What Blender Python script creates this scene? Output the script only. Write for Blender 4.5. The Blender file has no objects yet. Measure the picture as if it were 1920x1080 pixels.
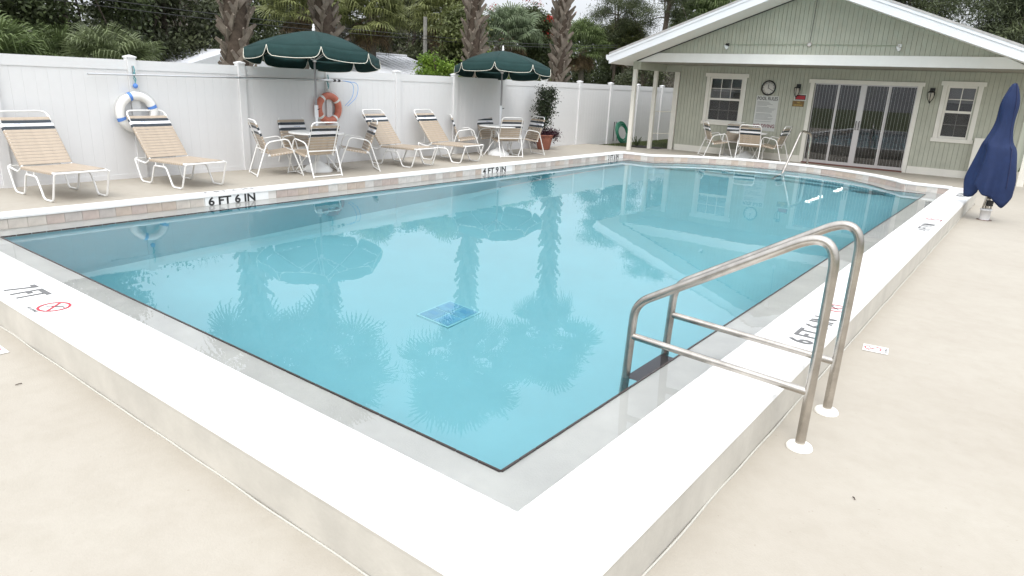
import bpy, bmesh, math, random
import numpy as np
from mathutils import Vector, Matrix, noise
from mathutils.geometry import delaunay_2d_cdt

random.seed(7); rng = np.random.default_rng(7)
R = math.radians
scn = bpy.context.scene
C = scn.collection

# ------------------------------------------------------------------ camera
YAW, PITCH, ROLL, FPX = .6469, .2921, .0457, 1278.3
fw = Vector((-math.sin(YAW)*math.cos(PITCH), math.cos(YAW)*math.cos(PITCH), -math.sin(PITCH)))
rt = Vector((math.cos(YAW), math.sin(YAW), 0)); up = rt.cross(fw)
rt2 = rt*math.cos(ROLL)+up*math.sin(ROLL); up2 = -rt*math.sin(ROLL)+up*math.cos(ROLL)
cam = bpy.data.cameras.new('camera'); camo = bpy.data.objects.new('camera', cam); C.objects.link(camo)
cam.sensor_width = 36; cam.lens = FPX/1920*36; cam.clip_end = 600; cam.clip_start = .05
# the place is laid out in units of 0.835 m; KS turns them into metres. Things beyond the pool were surveyed as if the
# pool were 1/KF times as far away, so FAR() puts them where their mirror images in the water say they stand
KS, KF = .835, 1.2
CAM = Vector((1.8641, -2.4447, 1.9054))
camo.matrix_world = Matrix(((rt2.x, up2.x, -fw.x, CAM.x*KS), (rt2.y, up2.y, -fw.y, CAM.y*KS), (rt2.z, up2.z, -fw.z, CAM.z*KS), (0, 0, 0, 1)))
scn.camera = camo
# ------------------------------------------------------------------ sky and sun (overcast, bright)
SUN_EL, SUN_AZ = R(57), R(155)
world = bpy.data.worlds.new('World'); scn.world = world; world.use_nodes = True
wn = world.node_tree; wn.nodes.clear()
sky = wn.nodes.new('ShaderNodeTexSky'); sky.sky_type = 'NISHITA'; sky.sun_disc = False
sky.sun_elevation = SUN_EL; sky.sun_rotation = SUN_AZ; sky.air_density = 1.0; sky.dust_density = 4.0; sky.ozone_density = 1.5
hs = wn.nodes.new('ShaderNodeHueSaturation'); hs.inputs['Saturation'].default_value = .22; hs.inputs['Value'].default_value = 1.0
mx = wn.nodes.new('ShaderNodeMix'); mx.data_type = 'RGBA'; mx.inputs['Factor'].default_value = .5
mx.inputs[7].default_value = (9.6, 10.0, 10.6, 1)      # the cloud sheet: an even pale layer over the clear sky
bg = wn.nodes.new('ShaderNodeBackground'); bg.inputs['Strength'].default_value = .12
wo = wn.nodes.new('ShaderNodeOutputWorld')
wn.links.new(sky.outputs[0], hs.inputs['Color']); wn.links.new(hs.outputs[0], mx.inputs[6])
# overcast sky: brighter overhead than at the horizon, the same all round
tcw = wn.nodes.new('ShaderNodeTexCoord'); sx = wn.nodes.new('ShaderNodeSeparateXYZ'); mr = wn.nodes.new('ShaderNodeMapRange'); vm = wn.nodes.new('ShaderNodeVectorMath')
vm.operation = 'SCALE'; mr.inputs['From Min'].default_value = 0; mr.inputs['From Max'].default_value = 1; mr.inputs['To Min'].default_value = .95; mr.inputs['To Max'].default_value = 3.1
wn.links.new(tcw.outputs['Generated'], sx.inputs[0]); wn.links.new(sx.outputs['Z'], mr.inputs['Value']); wn.links.new(mr.outputs[0], vm.inputs['Scale']); wn.links.new(mx.outputs[2], vm.inputs[0])
wn.links.new(vm.outputs[0], bg.inputs[0]); wn.links.new(bg.outputs[0], wo.inputs[0])
sun = bpy.data.lights.new('sun', 'SUN'); sun.energy = 1.0; sun.angle = R(20); sun.color = (1, .965, .91)
suno = bpy.data.objects.new('sun', sun); C.objects.link(suno)
sd = Vector((math.sin(SUN_AZ)*math.cos(SUN_EL), math.cos(SUN_AZ)*math.cos(SUN_EL), math.sin(SUN_EL)))
suno.rotation_euler = sd.to_track_quat('Z', 'Y').to_euler()
scn.view_settings.view_transform = 'Standard'; scn.view_settings.look = 'None'
scn.view_settings.exposure = -.03; scn.view_settings.gamma = 1
scn.view_settings.use_curve_mapping = False
scn.cycles.max_bounces = 10; scn.cycles.transmission_bounces = 8; scn.cycles.transparent_max_bounces = 12

# ------------------------------------------------------------------ materials
MATS = {}
def mat(name, col=(.5, .5, .5), rough=.6, var=.0, scale=4., bump=0., bscale=40., metal=0., spec=.5, col2=None, coat=0., aniso=None, island=0.):
    if name in MATS: return MATS[name]
    m = bpy.data.materials.new(name); m.use_nodes = True; nt = m.node_tree; b = nt.nodes['Principled BSDF']
    b.inputs['Base Color'].default_value = (*col, 1); b.inputs['Roughness'].default_value = rough
    b.inputs['Metallic'].default_value = metal; b.inputs['Specular IOR Level'].default_value = spec
    b.inputs['Coat Weight'].default_value = coat
    tc = nt.nodes.new('ShaderNodeTexCoord')
    src = None
    if var or col2:
        n = nt.nodes.new('ShaderNodeTexNoise'); n.inputs['Scale'].default_value = scale; n.inputs['Detail'].default_value = 6
        n.inputs['Roughness'].default_value = .65
        nt.links.new(tc.outputs['Object'], n.inputs['Vector'])
        r = nt.nodes.new('ShaderNodeValToRGB'); r.color_ramp.elements[0].position = .32; r.color_ramp.elements[1].position = .7
        c2 = col2 if col2 else tuple(max(0, c*(1-var)) for c in col); c1 = col if col2 else tuple(min(1, c*(1+var*.5)) for c in col)
        r.color_ramp.elements[0].color = (*c2, 1); r.color_ramp.elements[1].color = (*c1, 1)
        nt.links.new(n.outputs['Fac'], r.inputs[0]); src = r.outputs[0]
        nt.links.new(src, b.inputs['Base Color'])
    if island:
        g = nt.nodes.new('ShaderNodeNewGeometry'); mr = nt.nodes.new('ShaderNodeMapRange')
        mr.inputs['To Min'].default_value = 1-island; mr.inputs['To Max'].default_value = 1+island
        nt.links.new(g.outputs['Random Per Island'], mr.inputs['Value'])
        mm = nt.nodes.new('ShaderNodeMix'); mm.data_type = 'RGBA'; mm.blend_type = 'MULTIPLY'; mm.inputs['Factor'].default_value = 1
        mm.inputs[6].default_value = (*col, 1)
        if src: nt.links.new(src, mm.inputs[6])
        cc = nt.nodes.new('ShaderNodeCombineColor')
        for k in range(3): nt.links.new(mr.outputs[0], cc.inputs[k])
        nt.links.new(cc.outputs[0], mm.inputs[7]); nt.links.new(mm.outputs[2], b.inputs['Base Color'])
    if bump:
        n2 = nt.nodes.new('ShaderNodeTexNoise'); n2.inputs['Scale'].default_value = bscale; n2.inputs['Detail'].default_value = 4
        nt.links.new(tc.outputs['Object'], n2.inputs['Vector'])
        bp = nt.nodes.new('ShaderNodeBump'); bp.inputs['Strength'].default_value = bump; bp.inputs['Distance'].default_value = .01
        nt.links.new(n2.outputs['Fac'], bp.inputs['Height']); nt.links.new(bp.outputs[0], b.inputs['Normal'])
    MATS[name] = m; return m

def leafmat(name, c1, c2, trans=.25, island=.45, rough=.55):
    """foliage: colour varies by leaf and by clump; a little light passes through"""
    if name in MATS: return MATS[name]
    m = mat(name, c1, rough, col2=c2, scale=.9, island=island, spec=.35)
    nt = m.node_tree; b = nt.nodes['Principled BSDF']; out = nt.nodes['Material Output']
    tr = nt.nodes.new('ShaderNodeBsdfTranslucent'); ms = nt.nodes.new('ShaderNodeMixShader'); ms.inputs[0].default_value = trans
    l = b.inputs['Base Color'].links[0].from_socket
    nt.links.new(l, tr.inputs[0]); nt.links.new(b.outputs[0], ms.inputs[1]); nt.links.new(tr.outputs[0], ms.inputs[2])
    nt.links.new(ms.outputs[0], out.inputs[0]); return m

M_white = mat('painted_white_coping', (.70, .70, .685), .6, var=.07, scale=1.6, bump=.12, bscale=45)
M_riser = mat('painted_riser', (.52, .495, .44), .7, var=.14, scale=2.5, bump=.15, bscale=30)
M_tube = mat('white_powder_coat', (.80, .80, .78), .35, var=.04, scale=8)
M_vinyl = mat('white_vinyl', (.70, .70, .70), .42, var=.035, scale=1.3)
M_steel = mat('stainless_steel', (.50, .465, .42), .27, metal=1., var=.3, scale=5, bump=.03, bscale=160)
M_alu = mat('brushed_aluminium', (.62, .63, .64), .35, metal=1.)
M_tan = mat('tan_vinyl_strap', (.42, .345, .265), .5, var=.12, scale=9)
M_navy = mat('dark_navy_strap', (.022, .032, .042), .45, var=.3, scale=12)
M_wstrap = mat('white_vinyl_strap', (.78, .79, .82), .45, var=.04)
M_green = mat('dark_green_canvas', (.014, .041, .039), .85, var=.14, scale=6, bump=.15, bscale=350, spec=.25)
M_piping = mat('cream_piping', (.78, .75, .65), .7)
M_black = mat('black_paint', (.015, .015, .015), .5)
M_ink = mat('black_stencil_paint', (.02, .02, .02), .6)
M_grey_ink = mat('worn_grey_paint', (.13, .13, .13), .7)
M_red = mat('red_stencil_paint', (.5, .03, .05), .6)
M_siding = mat('sage_siding', (.44, .45, .37), .7, var=.10, scale=3, bump=.15, bscale=70)
M_groove = mat('siding_groove', (.27, .275, .22), .9)
M_trim = mat('cream_trim', (.74, .72, .65), .55, var=.05, scale=3)
M_fascia = mat('white_fascia', (.70, .72, .745), .5, var=.05, scale=2)
M_ledge = mat('wet_plaster_ledge', (.58, .59, .56), .45, col2=(.46, .47, .45), scale=1.6, bump=.2, bscale=120)
M_deck = None
M_blue = mat('royal_blue_cover', (.011, .024, .078), .75, var=.18, scale=5, bump=.25, bscale=14, spec=.3)
M_terra = mat('terracotta', (.34, .13, .085), .8, var=.25, scale=7, bump=.2, bscale=30)
M_hose = mat('green_rubber_hose', (.012, .13, .075), .4)
M_orange = mat('faded_orange_ring', (.60, .19, .125), .65, var=.2, scale=8, bump=.1)
M_bluetape = mat('blue_ring_band', (.10, .24, .62), .6)
M_whring = mat('white_ring_foam', (.80, .79, .76), .6, var=.06)
M_rope = mat('white_rope', (.6, .6, .58), .9)
M_concrete = mat('old_concrete', (.42, .40, .36), .85, var=.2, scale=3)
M_grass = mat('lawn', (.06, .10, .025), .95, col2=(.10, .10, .05), scale=2, bump=.6, bscale=50)
M_bark = mat('pine_bark', (.13, .105, .085), .95, col2=(.06, .045, .035), scale=9, bump=.8, bscale=25)
M_boot = mat('palm_leaf_base', (.27, .23, .19), .9, col2=(.14, .11, .085), scale=11, bump=.5, bscale=60)
M_fibre = mat('palm_trunk_fibre', (.10, .075, .055), .95, col2=(.05, .035, .025), scale=14, bump=.8, bscale=40)
M_metalroof = mat('white_metal_roof', (.70, .71, .74), .45, var=.08, scale=2)

def deck_material():
    m = bpy.data.materials.new('painted_concrete_deck'); m.use_nodes = True; nt = m.node_tree; b = nt.nodes['Principled BSDF']
    tc = nt.nodes.new('ShaderNodeTexCoord')
    def noi(s, d=5, r=.6):
        n = nt.nodes.new('ShaderNodeTexNoise'); n.inputs['Scale'].default_value = s; n.inputs['Detail'].default_value = d; n.inputs['Roughness'].default_value = r
        nt.links.new(tc.outputs['Object'], n.inputs['Vector']); return n.outputs['Fac']
    def ramp(f, p0, c0, p1, c1):
        r = nt.nodes.new('ShaderNodeValToRGB'); r.color_ramp.elements[0].position = p0; r.color_ramp.elements[1].position = p1
        r.color_ramp.elements[0].color = (*c0, 1); r.color_ramp.elements[1].color = (*c1, 1); nt.links.new(f, r.inputs[0]); return r.outputs[0]
    def mul(a, c, f=1.):
        q = nt.nodes.new('ShaderNodeMix'); q.data_type = 'RGBA'; q.blend_type = 'MULTIPLY'; q.inputs['Factor'].default_value = f
        nt.links.new(a, q.inputs[6]); nt.links.new(c, q.inputs[7]); return q.outputs[2]
    base = ramp(noi(.55, 6), .30, (.355, .322, .272), .72, (.39, .36, .308))
    mott = ramp(noi(6.5, 8, .7), .28, (.93, .925, .91), .60, (1, 1, 1))
    spk = ramp(noi(34, 3), .22, (.55, .5, .45), .30, (1, 1, 1))
    c = mul(mul(base, mott), spk, .5)
    nt.links.new(c, b.inputs['Base Color']); b.inputs['Roughness'].default_value = .72; b.inputs['Specular IOR Level'].default_value = .35
    bp = nt.nodes.new('ShaderNodeBump'); bp.inputs['Strength'].default_value = .25; bp.inputs['Distance'].default_value = .006
    nt.links.new(noi(90, 3), bp.inputs['Height']); nt.links.new(bp.outputs[0], b.inputs['Normal'])
    return m
M_deck = deck_material()

def water_material():
    m = bpy.data.materials.new('pool_water'); m.use_nodes = True; nt = m.node_tree; nt.nodes.clear()
    out = nt.nodes.new('ShaderNodeOutputMaterial'); g = nt.nodes.new('ShaderNodeBsdfRefraction'); g.inputs['IOR'].default_value = 1.33; g.inputs['Roughness'].default_value = 0
    g.inputs['Color'].default_value = (1, 1, 1, 1)
    gl = nt.nodes.new('ShaderNodeBsdfGlossy'); gl.inputs['Roughness'].default_value = 0.0
    fr = nt.nodes.new('ShaderNodeFresnel'); fr.inputs['IOR'].default_value = 1.33
    mixs = nt.nodes.new('ShaderNodeMixShader')
    tc = nt.nodes.new('ShaderNodeTexCoord')
    n = nt.nodes.new('ShaderNodeTexNoise'); n.inputs['Scale'].default_value = 2.6; n.inputs['Detail'].default_value = 3; n.inputs['Roughness'].default_value = .55
    mp = nt.nodes.new('ShaderNodeMapping'); mp.inputs['Scale'].default_value = (1, 1.0, 1)
    nt.links.new(tc.outputs['Object'], mp.inputs[0]); nt.links.new(mp.outputs[0], n.inputs['Vector'])
    bp = nt.nodes.new('ShaderNodeBump'); bp.inputs['Strength'].default_value = .5; bp.inputs['Distance'].default_value = .0009
    nt.links.new(n.outputs['Fac'], bp.inputs['Height'])
    for nd in (g, gl, fr): nt.links.new(bp.outputs[0], nd.inputs['Normal'])
    nt.links.new(fr.outputs[0], mixs.inputs[0]); nt.links.new(g.outputs[0], mixs.inputs[1]); nt.links.new(gl.outputs[0], mixs.inputs[2])
    nt.links.new(mixs.outputs[0], out.inputs[0]); return m
M_water = water_material()

def glass_material(name, tint=.35, ior=1.55):
    m = bpy.data.materials.new(name); m.use_nodes = True; nt = m.node_tree; nt.nodes.clear()
    out = nt.nodes.new('ShaderNodeOutputMaterial'); t = nt.nodes.new('ShaderNodeBsdfTransparent'); t.inputs[0].default_value = (tint, tint, tint, 1)
    gl = nt.nodes.new('ShaderNodeBsdfGlossy'); gl.inputs['Roughness'].default_value = .01
    fr = nt.nodes.new('ShaderNodeFresnel'); fr.inputs['IOR'].default_value = ior; ms = nt.nodes.new('ShaderNodeMixShader')
    nt.links.new(fr.outputs[0], ms.inputs[0]); nt.links.new(t.outputs[0], ms.inputs[1]); nt.links.new(gl.outputs[0], ms.inputs[2]); nt.links.new(ms.outputs[0], out.inputs[0])
    return m
M_glass = glass_material('window_glass', .80, 1.75)
M_screen = mat('insect_screen', (.10, .10, .10), .7)
_nt = M_screen.node_tree; _t = _nt.nodes.new('ShaderNodeBsdfTransparent'); _m = _nt.nodes.new('ShaderNodeMixShader'); _m.inputs[0].default_value = .45
_nt.links.new(_t.outputs[0], _m.inputs[1]); _nt.links.new(_nt.nodes['Principled BSDF'].outputs[0], _m.inputs[2]); _nt.links.new(_m.outputs[0], _nt.nodes['Material Output'].inputs[0])

# ------------------------------------------------------------------ mesh helpers
class MB:
    def __init__(s): s.v = []; s.f = []; s.sm = []
    def add(s, vs, fs, smooth=False):
        o = len(s.v); s.v += [tuple(p) for p in vs]; s.f += [tuple(i+o for i in f) for f in fs]; s.sm += [smooth]*len(fs); return s
    def box(s, lo, hi, M=None):
        x0, y0, z0 = lo; x1, y1, z1 = hi
        vs = [Vector(p) for p in ((x0,y0,z0),(x1,y0,z0),(x1,y1,z0),(x0,y1,z0),(x0,y0,z1),(x1,y0,z1),(x1,y1,z1),(x0,y1,z1))]
        if M: vs = [M @ p for p in vs]
        return s.add(vs, [(0,3,2,1),(4,5,6,7),(0,1,5,4),(1,2,6,5),(2,3,7,6),(3,0,4,7)])
    def tube(s, path, r, n=10, closed=False, caps=True):
        P = [Vector(p) for p in path]; N = len(P); rs = r if isinstance(r, (list, tuple)) else [r]*N
        rings = []; nrm = None
        for i in range(N):
            if closed: t = (P[(i+1) % N]-P[i-1]).normalized()
            else: t = (P[min(i+1, N-1)]-P[max(i-1, 0)]).normalized()
            if nrm is None:
                a = Vector((0, 0, 1)) if abs(t.z) < .9 else Vector((1, 0, 0)); nrm = (a-t*a.dot(t)).normalized()
            else:
                nrm = nrm-t*nrm.dot(t); nrm = nrm.normalized() if nrm.length > 1e-6 else t.orthogonal().normalized()
            bn = t.cross(nrm)
            rings.append([P[i]+(nrm*math.cos(2*math.pi*k/n)+bn*math.sin(2*math.pi*k/n))*rs[i] for k in range(n)])
        vs = [p for rg in rings for p in rg]; fs = []
        for i in range(N if closed else N-1):
            j = (i+1) % N
            for k in range(n): fs.append((i*n+k, i*n+(k+1) % n, j*n+(k+1) % n, j*n+k))
        s.add(vs, fs, True)
        if caps and not closed: s.add(rings[0], [tuple(range(n))[::-1]]); s.add(rings[-1], [tuple(range(n))])
        return s
    def lathe(s, prof, n=24, c=(0,0,0), M=None, smooth=True):
        vs = []; fs = []
        for (r, z) in prof:
            for k in range(n):
                p = Vector((r*math.cos(2*math.pi*k/n), r*math.sin(2*math.pi*k/n), z))
                p = (M @ p) if M else p
                vs.append(p+Vector(c))
        for i in range(len(prof)-1):
            for k in range(n): fs.append((i*n+k, i*n+(k+1) % n, (i+1)*n+(k+1) % n, (i+1)*n+k))
        s.add(vs, fs, smooth); return s
    def prism(s, poly, a, b):
        """poly: list of (x,y) ; from z=a to z=b"""
        n = len(poly); vs = [(x, y, a) for x, y in poly]+[(x, y, b) for x, y in poly]
        s.add(vs, [tuple(range(n))[::-1], tuple(range(n, 2*n))]+[(i, (i+1) % n, n+(i+1) % n, n+i) for i in range(n)]); return s
    def mesh(s, name, m):
        me = bpy.data.meshes.new(name); me.from_pydata(s.v, [], s.f)
        if any(s.sm): me.polygons.foreach_set('use_smooth', s.sm)
        if m: me.materials.append(m)
        me.update(); return me
    def build(s, name, m, parent=None, loc=None, bevel=0):
        me = s.mesh(name, m)
        if bevel:
            bm = bmesh.new(); bm.from_mesh(me); bmesh.ops.remove_doubles(bm, verts=bm.verts, dist=1e-5)
            es = [e for e in bm.edges if len(e.link_faces) == 2 and e.calc_face_angle(0) > .6]
            bmesh.ops.bevel(bm, geom=es, offset=bevel, segments=2, affect='EDGES', profile=.6); bm.to_mesh(me); bm.free()
        return link(name, me, parent, loc)
def link(name, me, parent=None, loc=None, rot=None):
    o = bpy.data.objects.new(name, me); C.objects.link(o)
    if parent is not None: o.parent = parent
    if loc is not None: o.location = loc
    if rot is not None: o.rotation_euler = rot
    return o
def tag(o, label=None, cat=None, group=None, kind=None):
    if label: o['label'] = label
    if cat: o['category'] = cat
    if group: o['group'] = group
    if kind: o['kind'] = kind
    return o
def thing(name, label, cat, loc=(0,0,0), rz=0, group=None):
    o = bpy.data.objects.new(name, None); C.objects.link(o); o.location = loc; o.rotation_euler = (0, 0, rz); o.empty_display_size = .1
    return tag(o, label, cat, group)
def kids(o): return [c for c in bpy.data.objects if c.parent == o]
def copy_tree(root, kidmap, loc, rz, label, group=None):
    r = root.copy(); C.objects.link(r); r.location = loc; r.rotation_euler = (0, 0, rz); r['label'] = label
    if group: r['group'] = group
    def rec(src, dst):
        for ch in kidmap.get(src.name, []):
            c = ch.copy(); C.objects.link(c); c.parent = dst; rec(ch, c)
    rec(root, r); return r
def kmap(root):
    d = {}; st = [root]
    while st:
        o = st.pop(); ks = kids(o); d[o.name] = ks; st += ks
    return d
def fillet(path, rad, seg=5, closed=False):
    P = [Vector(p) for p in path]; out = []; n = len(P)
    for i in range(n):
        if not closed and i in (0, n-1): out.append(P[i]); continue
        a, b, c = P[i-1], P[i], P[(i+1) % n]; d1 = a-b; d2 = c-b; r = min(rad, d1.length*.48, d2.length*.48)
        p0 = b+d1.normalized()*r; p1 = b+d2.normalized()*r
        for k in range(seg+1):
            t = k/seg; out.append(p0*(1-t)**2+b*2*t*(1-t)+p1*t*t)
    return out
def smooth_obj(o):
    for p in o.data.polygons: p.use_smooth = True
def text_mesh(body, size, m, M, name, parent=None, extrude=.0008, align='LEFT', xs=1., bold=.018):
    cu = bpy.data.curves.new('tmp', 'FONT'); cu.body = body; cu.size = size; cu.extrude = extrude; cu.align_x = align; cu.offset = size*bold; cu.resolution_u = 3
    to = bpy.data.objects.new('tmp', cu); C.objects.link(to)
    dg = bpy.context.evaluated_depsgraph_get(); me = bpy.data.meshes.new_from_object(to.evaluated_get(dg))
    bpy.data.objects.remove(to); bpy.data.curves.remove(cu)
    me.transform(M @ Matrix.Diagonal((xs, 1, 1, 1))); me.materials.clear(); me.materials.append(m); me.name = name
    return link(name, me, parent)
def frame(o, ux, uy):
    ux = Vector(ux).normalized(); uy = Vector(uy).normalized(); uz = ux.cross(uy)
    return Matrix(((ux.x, uy.x, uz.x, o[0]), (ux.y, uy.y, uz.y, o[1]), (ux.z, uy.z, uz.z, o[2]), (0, 0, 0, 1)))

# ------------------------------------------------------------------ pool geometry
PW, PL = 7.20, 14.62            # water edge (dark tile line): x -7.2..0, y 0..14.62
LW = .404                        # width of the wet ledge
HC = .167                        # top of coping above water
OUT = .874                       # outer edge of the wide near coping
YE = 15.04                       # far wall line
AX = -3.60
def arc(half, ybase, apex, n=26):
    s = apex-ybase; r = (half*half+s*s)/(2*s); cy = apex-r; a0 = math.asin(half/r)
    return [(AX+r*math.sin(a), cy+r*math.cos(a)) for a in np.linspace(a0, -a0, n)]
arc_in = arc(2.84, PL, 16.36); arc_wall = arc(3.10, YE, 16.76); arc_cop = arc(3.22, YE+.10, 16.99); arc_out = arc(3.30, YE+.24, 17.03)
inner = [(0, 0), (0, PL)]+arc_in+[(-PW, PL), (-PW, 0)]                    # ccw: along +y, then back
wall = [(LW, -LW), (LW, YE)]+arc_wall+[(-PW-LW, YE), (-PW-LW, -LW)]
CW = .25
outer = [(OUT, -OUT), (OUT, YE+CW)]+arc(3.33, YE+CW, 17.0)+[(-PW-LW-CW, YE+CW), (-PW-LW-CW, -OUT)]

def cdt_faces(outer_poly, holes, extra=()):
    pts = [Vector(p) for p in outer_poly]; edges = [(i, (i+1) % len(outer_poly)) for i in range(len(outer_poly))]
    for h in holes:
        o = len(pts); pts += [Vector(p) for p in h]; edges += [(o+i, o+(i+1) % len(h)) for i in range(len(h))]
    pts += [Vector(p) for p in extra]
    v, e, f, _, _, _ = delaunay_2d_cdt(pts, edges, [], 0, 1e-4)
    return v, f
def inside(p, poly):
    x, y = p; c = False; n = len(poly)
    for i in range(n):
        x1, y1 = poly[i]; x2, y2 = poly[i-1]
        if (y1 > y) != (y2 > y) and x < (x2-x1)*(y-y1)/(y2-y1)+x1: c = not c
    return c
def sheet(name, outer_poly, holes, z, m, extra=(), parent=None):
    v, f = cdt_faces(outer_poly, holes, extra)
    fs = []
    for t in f:
        cx = sum(v[i].x for i in t)/len(t); cy = sum(v[i].y for i in t)/len(t)
        if inside((cx, cy), outer_poly) and not any(inside((cx, cy), h) for h in holes):
            a, b, c = (v[i] for i in t[:3])
            fs.append(t if (b-a).cross(c-a) > 0 else t[::-1])
    mb = MB(); mb.add([(p.x, p.y, z(p.x, p.y) if callable(z) else z) for p in v], fs)
    return mb.build(name, m, parent)

# deck height: flush with the far coping, 0.25 m lower on the two near sides, a ramp between
def sstep(a, b, x): t = min(1, max(0, (x-a)/(b-a))); return t*t*(3-2*t)
ZF, ZN = .157, -.097             # ZF: far deck in survey height
ZFU = CAM.z-(CAM.z-ZF)*KF        # the far deck's real height
def deck_z(x, y): return ZN+(ZFU-ZN)*max(sstep(12, 17.5, y), sstep(6.9, 8.1, -x))
def densify(poly, step=.4):
    out = []
    for i, a in enumerate(poly):
        b = poly[(i+1) % len(poly)]; n = max(1, int(math.dist(a, b)/step)); out += [(a[0]+(b[0]-a[0])*k/n, a[1]+(b[1]-a[1])*k/n) for k in range(n)]
    return out
ex = [(x, y) for x in np.arange(-12, 8, .6) for y in np.arange(-5.6, 25, .6) if not inside((x, y), outer)]
deck = sheet('pool_deck', [(-12.4, -6), (9, -6), (9, 26), (-9.2, 26), (-9.2, 21.9), (-9.7, 20.9), (-12.4, 20.2)], [densify(outer)], deck_z, M_deck, ex)
tag(deck, kind='structure')
for p in deck.data.polygons: p.use_smooth = True
ground = sheet('ground', [(-160, -120), (160, -120), (160, 220), (-160, 220)], [[(x, y) for x, y in outer]], -.52, M_grass); tag(ground, kind='structure')
# grass bed past the corner of the deck
bedm = MB()
bedm.box((-9.75, 16.7, -.15), (-7.3, 26, .10)); bed = bedm.build('planting_bed_soil', mat('bed_soil', (.09, .075, .05), .95, col2=(.05, .06, .02), scale=6, bump=.5)); tag(bed, kind='structure')

# pool basin -----------------------------------------------------------
M_plaster = mat('blue_plaster', (.205, .51, .575), .8, var=.06, scale=1.2, bump=.05, bscale=60)
pool = thing('swimming_pool', 'large rectangular swimming pool with rounded far end and turquoise water', 'pool', (0, 0, 0))
pool['kind'] = 'structure'; del pool['category']
def floor_z(x, y):
    pts = [(0, -2.15), (5, -2.1), (8.5, -1.5), (12, -1.15), (17, -1.05)]
    for (a, za), (b, zb) in zip(pts, pts[1:]):
        if y <= b: return za+(zb-za)*(y-a)/(b-a)
    return pts[-1][1]
gp = [(x, y) for x in np.arange(-6.9, 0, .5) for y in np.arange(.3, 16.2, .5) if inside((x, y), inner)]
fl = sheet('pool_floor', inner, [], floor_z, M_plaster, gp, pool)
for p in fl.data.polygons: p.use_smooth = True
wmb = MB()
for i in range(len(inner)):
    a = inner[i]; b = inner[(i+1) % len(inner)]
    n = max(1, int(math.dist(a, b)/1.0))
    for k in range(n):
        p = (a[0]+(b[0]-a[0])*k/n, a[1]+(b[1]-a[1])*k/n); q = (a[0]+(b[0]-a[0])*(k+1)/n, a[1]+(b[1]-a[1])*(k+1)/n)
        wmb.add([(*p, floor_z(*p)), (*q, floor_z(*q)), (*q, -.014), (*p, -.014)], [(0, 3, 2, 1)])
wmb.build('pool_wall', M_plaster, pool)
# curved entry steps under the far arc
for k, (inset, z) in enumerate(((.45, -.28), (.85, -.52), (1.25, -.78))):
    a = arc(2.84-.25*k-.1, PL+.02, 16.34-inset); b = [(x, y) for x, y in arc_in]
    poly = [(x, y) for x, y in arc_in]+[(x, y) for x, y in a[::-1]]
    st = sheet('pool_step', poly, [], z, M_plaster, (), pool)
    rm = MB()
    for (p, q) in zip(a, a[1:]): rm.add([(*p, z), (*q, z), (*q, z-.35), (*p, z-.35)], [(0, 1, 2, 3)])
    rm.build('step_riser', M_plaster, pool)
    rm = MB(); rm.tube([(x, y-.004, z+.004) for x, y in a], .016, 6); rm.build('step_nosing', mat('navy_nosing_tile', (.01, .05, .10), .3), pool)
# wet ledge
lg = sheet('wet_ledge', wall, [inner], -.013, M_ledge, (), pool)
# dark trim tiles along the water edge, short pieces with light joints
tm = MB(); acc = 0
for i in range(len(inner)):
    a = Vector(inner[i]); b = Vector(inner[(i+1) % len(inner)]); L = (b-a).length
    if L < 1e-4: continue
    d = (b-a)/L; nrm = Vector((d.y, -d.x))        # outward
    n = max(1, round(L/.152))
    for k in range(n):
        p = a+d*(L*k/n+.004); q = a+d*(L*(k+1)/n-.004)
        w = .008; pi = p-nrm*.004; qi = q-nrm*.004; po = p+nrm*w; qo = q+nrm*w
        z0, z1 = -.06, .004
        tm.add([(*pi, z0), (*qi, z0), (*qo, z0), (*po, z0), (*pi, z1), (*qi, z1), (*qo, z1), (*po, z1)], [(4, 5, 6, 7), (0, 1, 5, 4), (1, 2, 6, 5), (2, 3, 7, 6), (3, 0, 4, 7)])
t_ = tm.build('edge_trim_tiles', mat('dark_trim_tile', (.035, .022, .018), .3, var=.4, scale=20), pool); t_['kind'] = 'stuff'
water = sheet('pool_water', wall, [], 0.0, M_water, (), None); tag(water, kind='structure')

# far wall behind the tiles, and the tiles themselves
fw_path = [(-PW-LW, -.4)]+[(-PW-LW, YE)]+[p for p in arc_wall[::-1]]+[(LW, YE)]
bw = MB()
for a, b in zip(fw_path, fw_path[1:]): bw.add([(*a, -.05), (*b, -.05), (*b, HC-.03), (*a, HC-.03)], [(0, 1, 2, 3)])
bw.build('tile_backing', mat('tile_grout', (.66, .64, .60), .8), pool)
tcols = [((.50, .46, .41), 'sand'), ((.44, .37, .33), 'pink_beige'), ((.54, .525, .495), 'pale_grey'), ((.42, .385, .355), 'grey_beige'), ((.45, .38, .32), 'tan')]
tmats = [mat('waterline_tile_'+n, c, .35, var=.14, scale=9, bump=.12, bscale=30) for c, n in tcols]
labels = [(2.62, 3.66), (8.80, 9.88), (14.12, 15.02)]
tile_me = []
for m in tmats:
    b = MB(); b.box((0, 0, 0), (.196, .012, .118)); me = b.mesh('tile', m); tile_me.append(me)
def along(path):
    out = []; 
    seg = [(Vector(a), Vector(b)) for a, b in zip(path, path[1:])]
    tot = sum((b-a).length for a, b in seg)
    def at(s):
        for a, b in seg:
            L = (b-a).length
            if s <= L: return a+(b-a)*s/L, (b-a).normalized()
            s -= L
        return seg[-1][1], (seg[-1][1]-seg[-1][0]).normalized()
    return tot, at
tot, at = along(fw_path); s = 0.0
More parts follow.
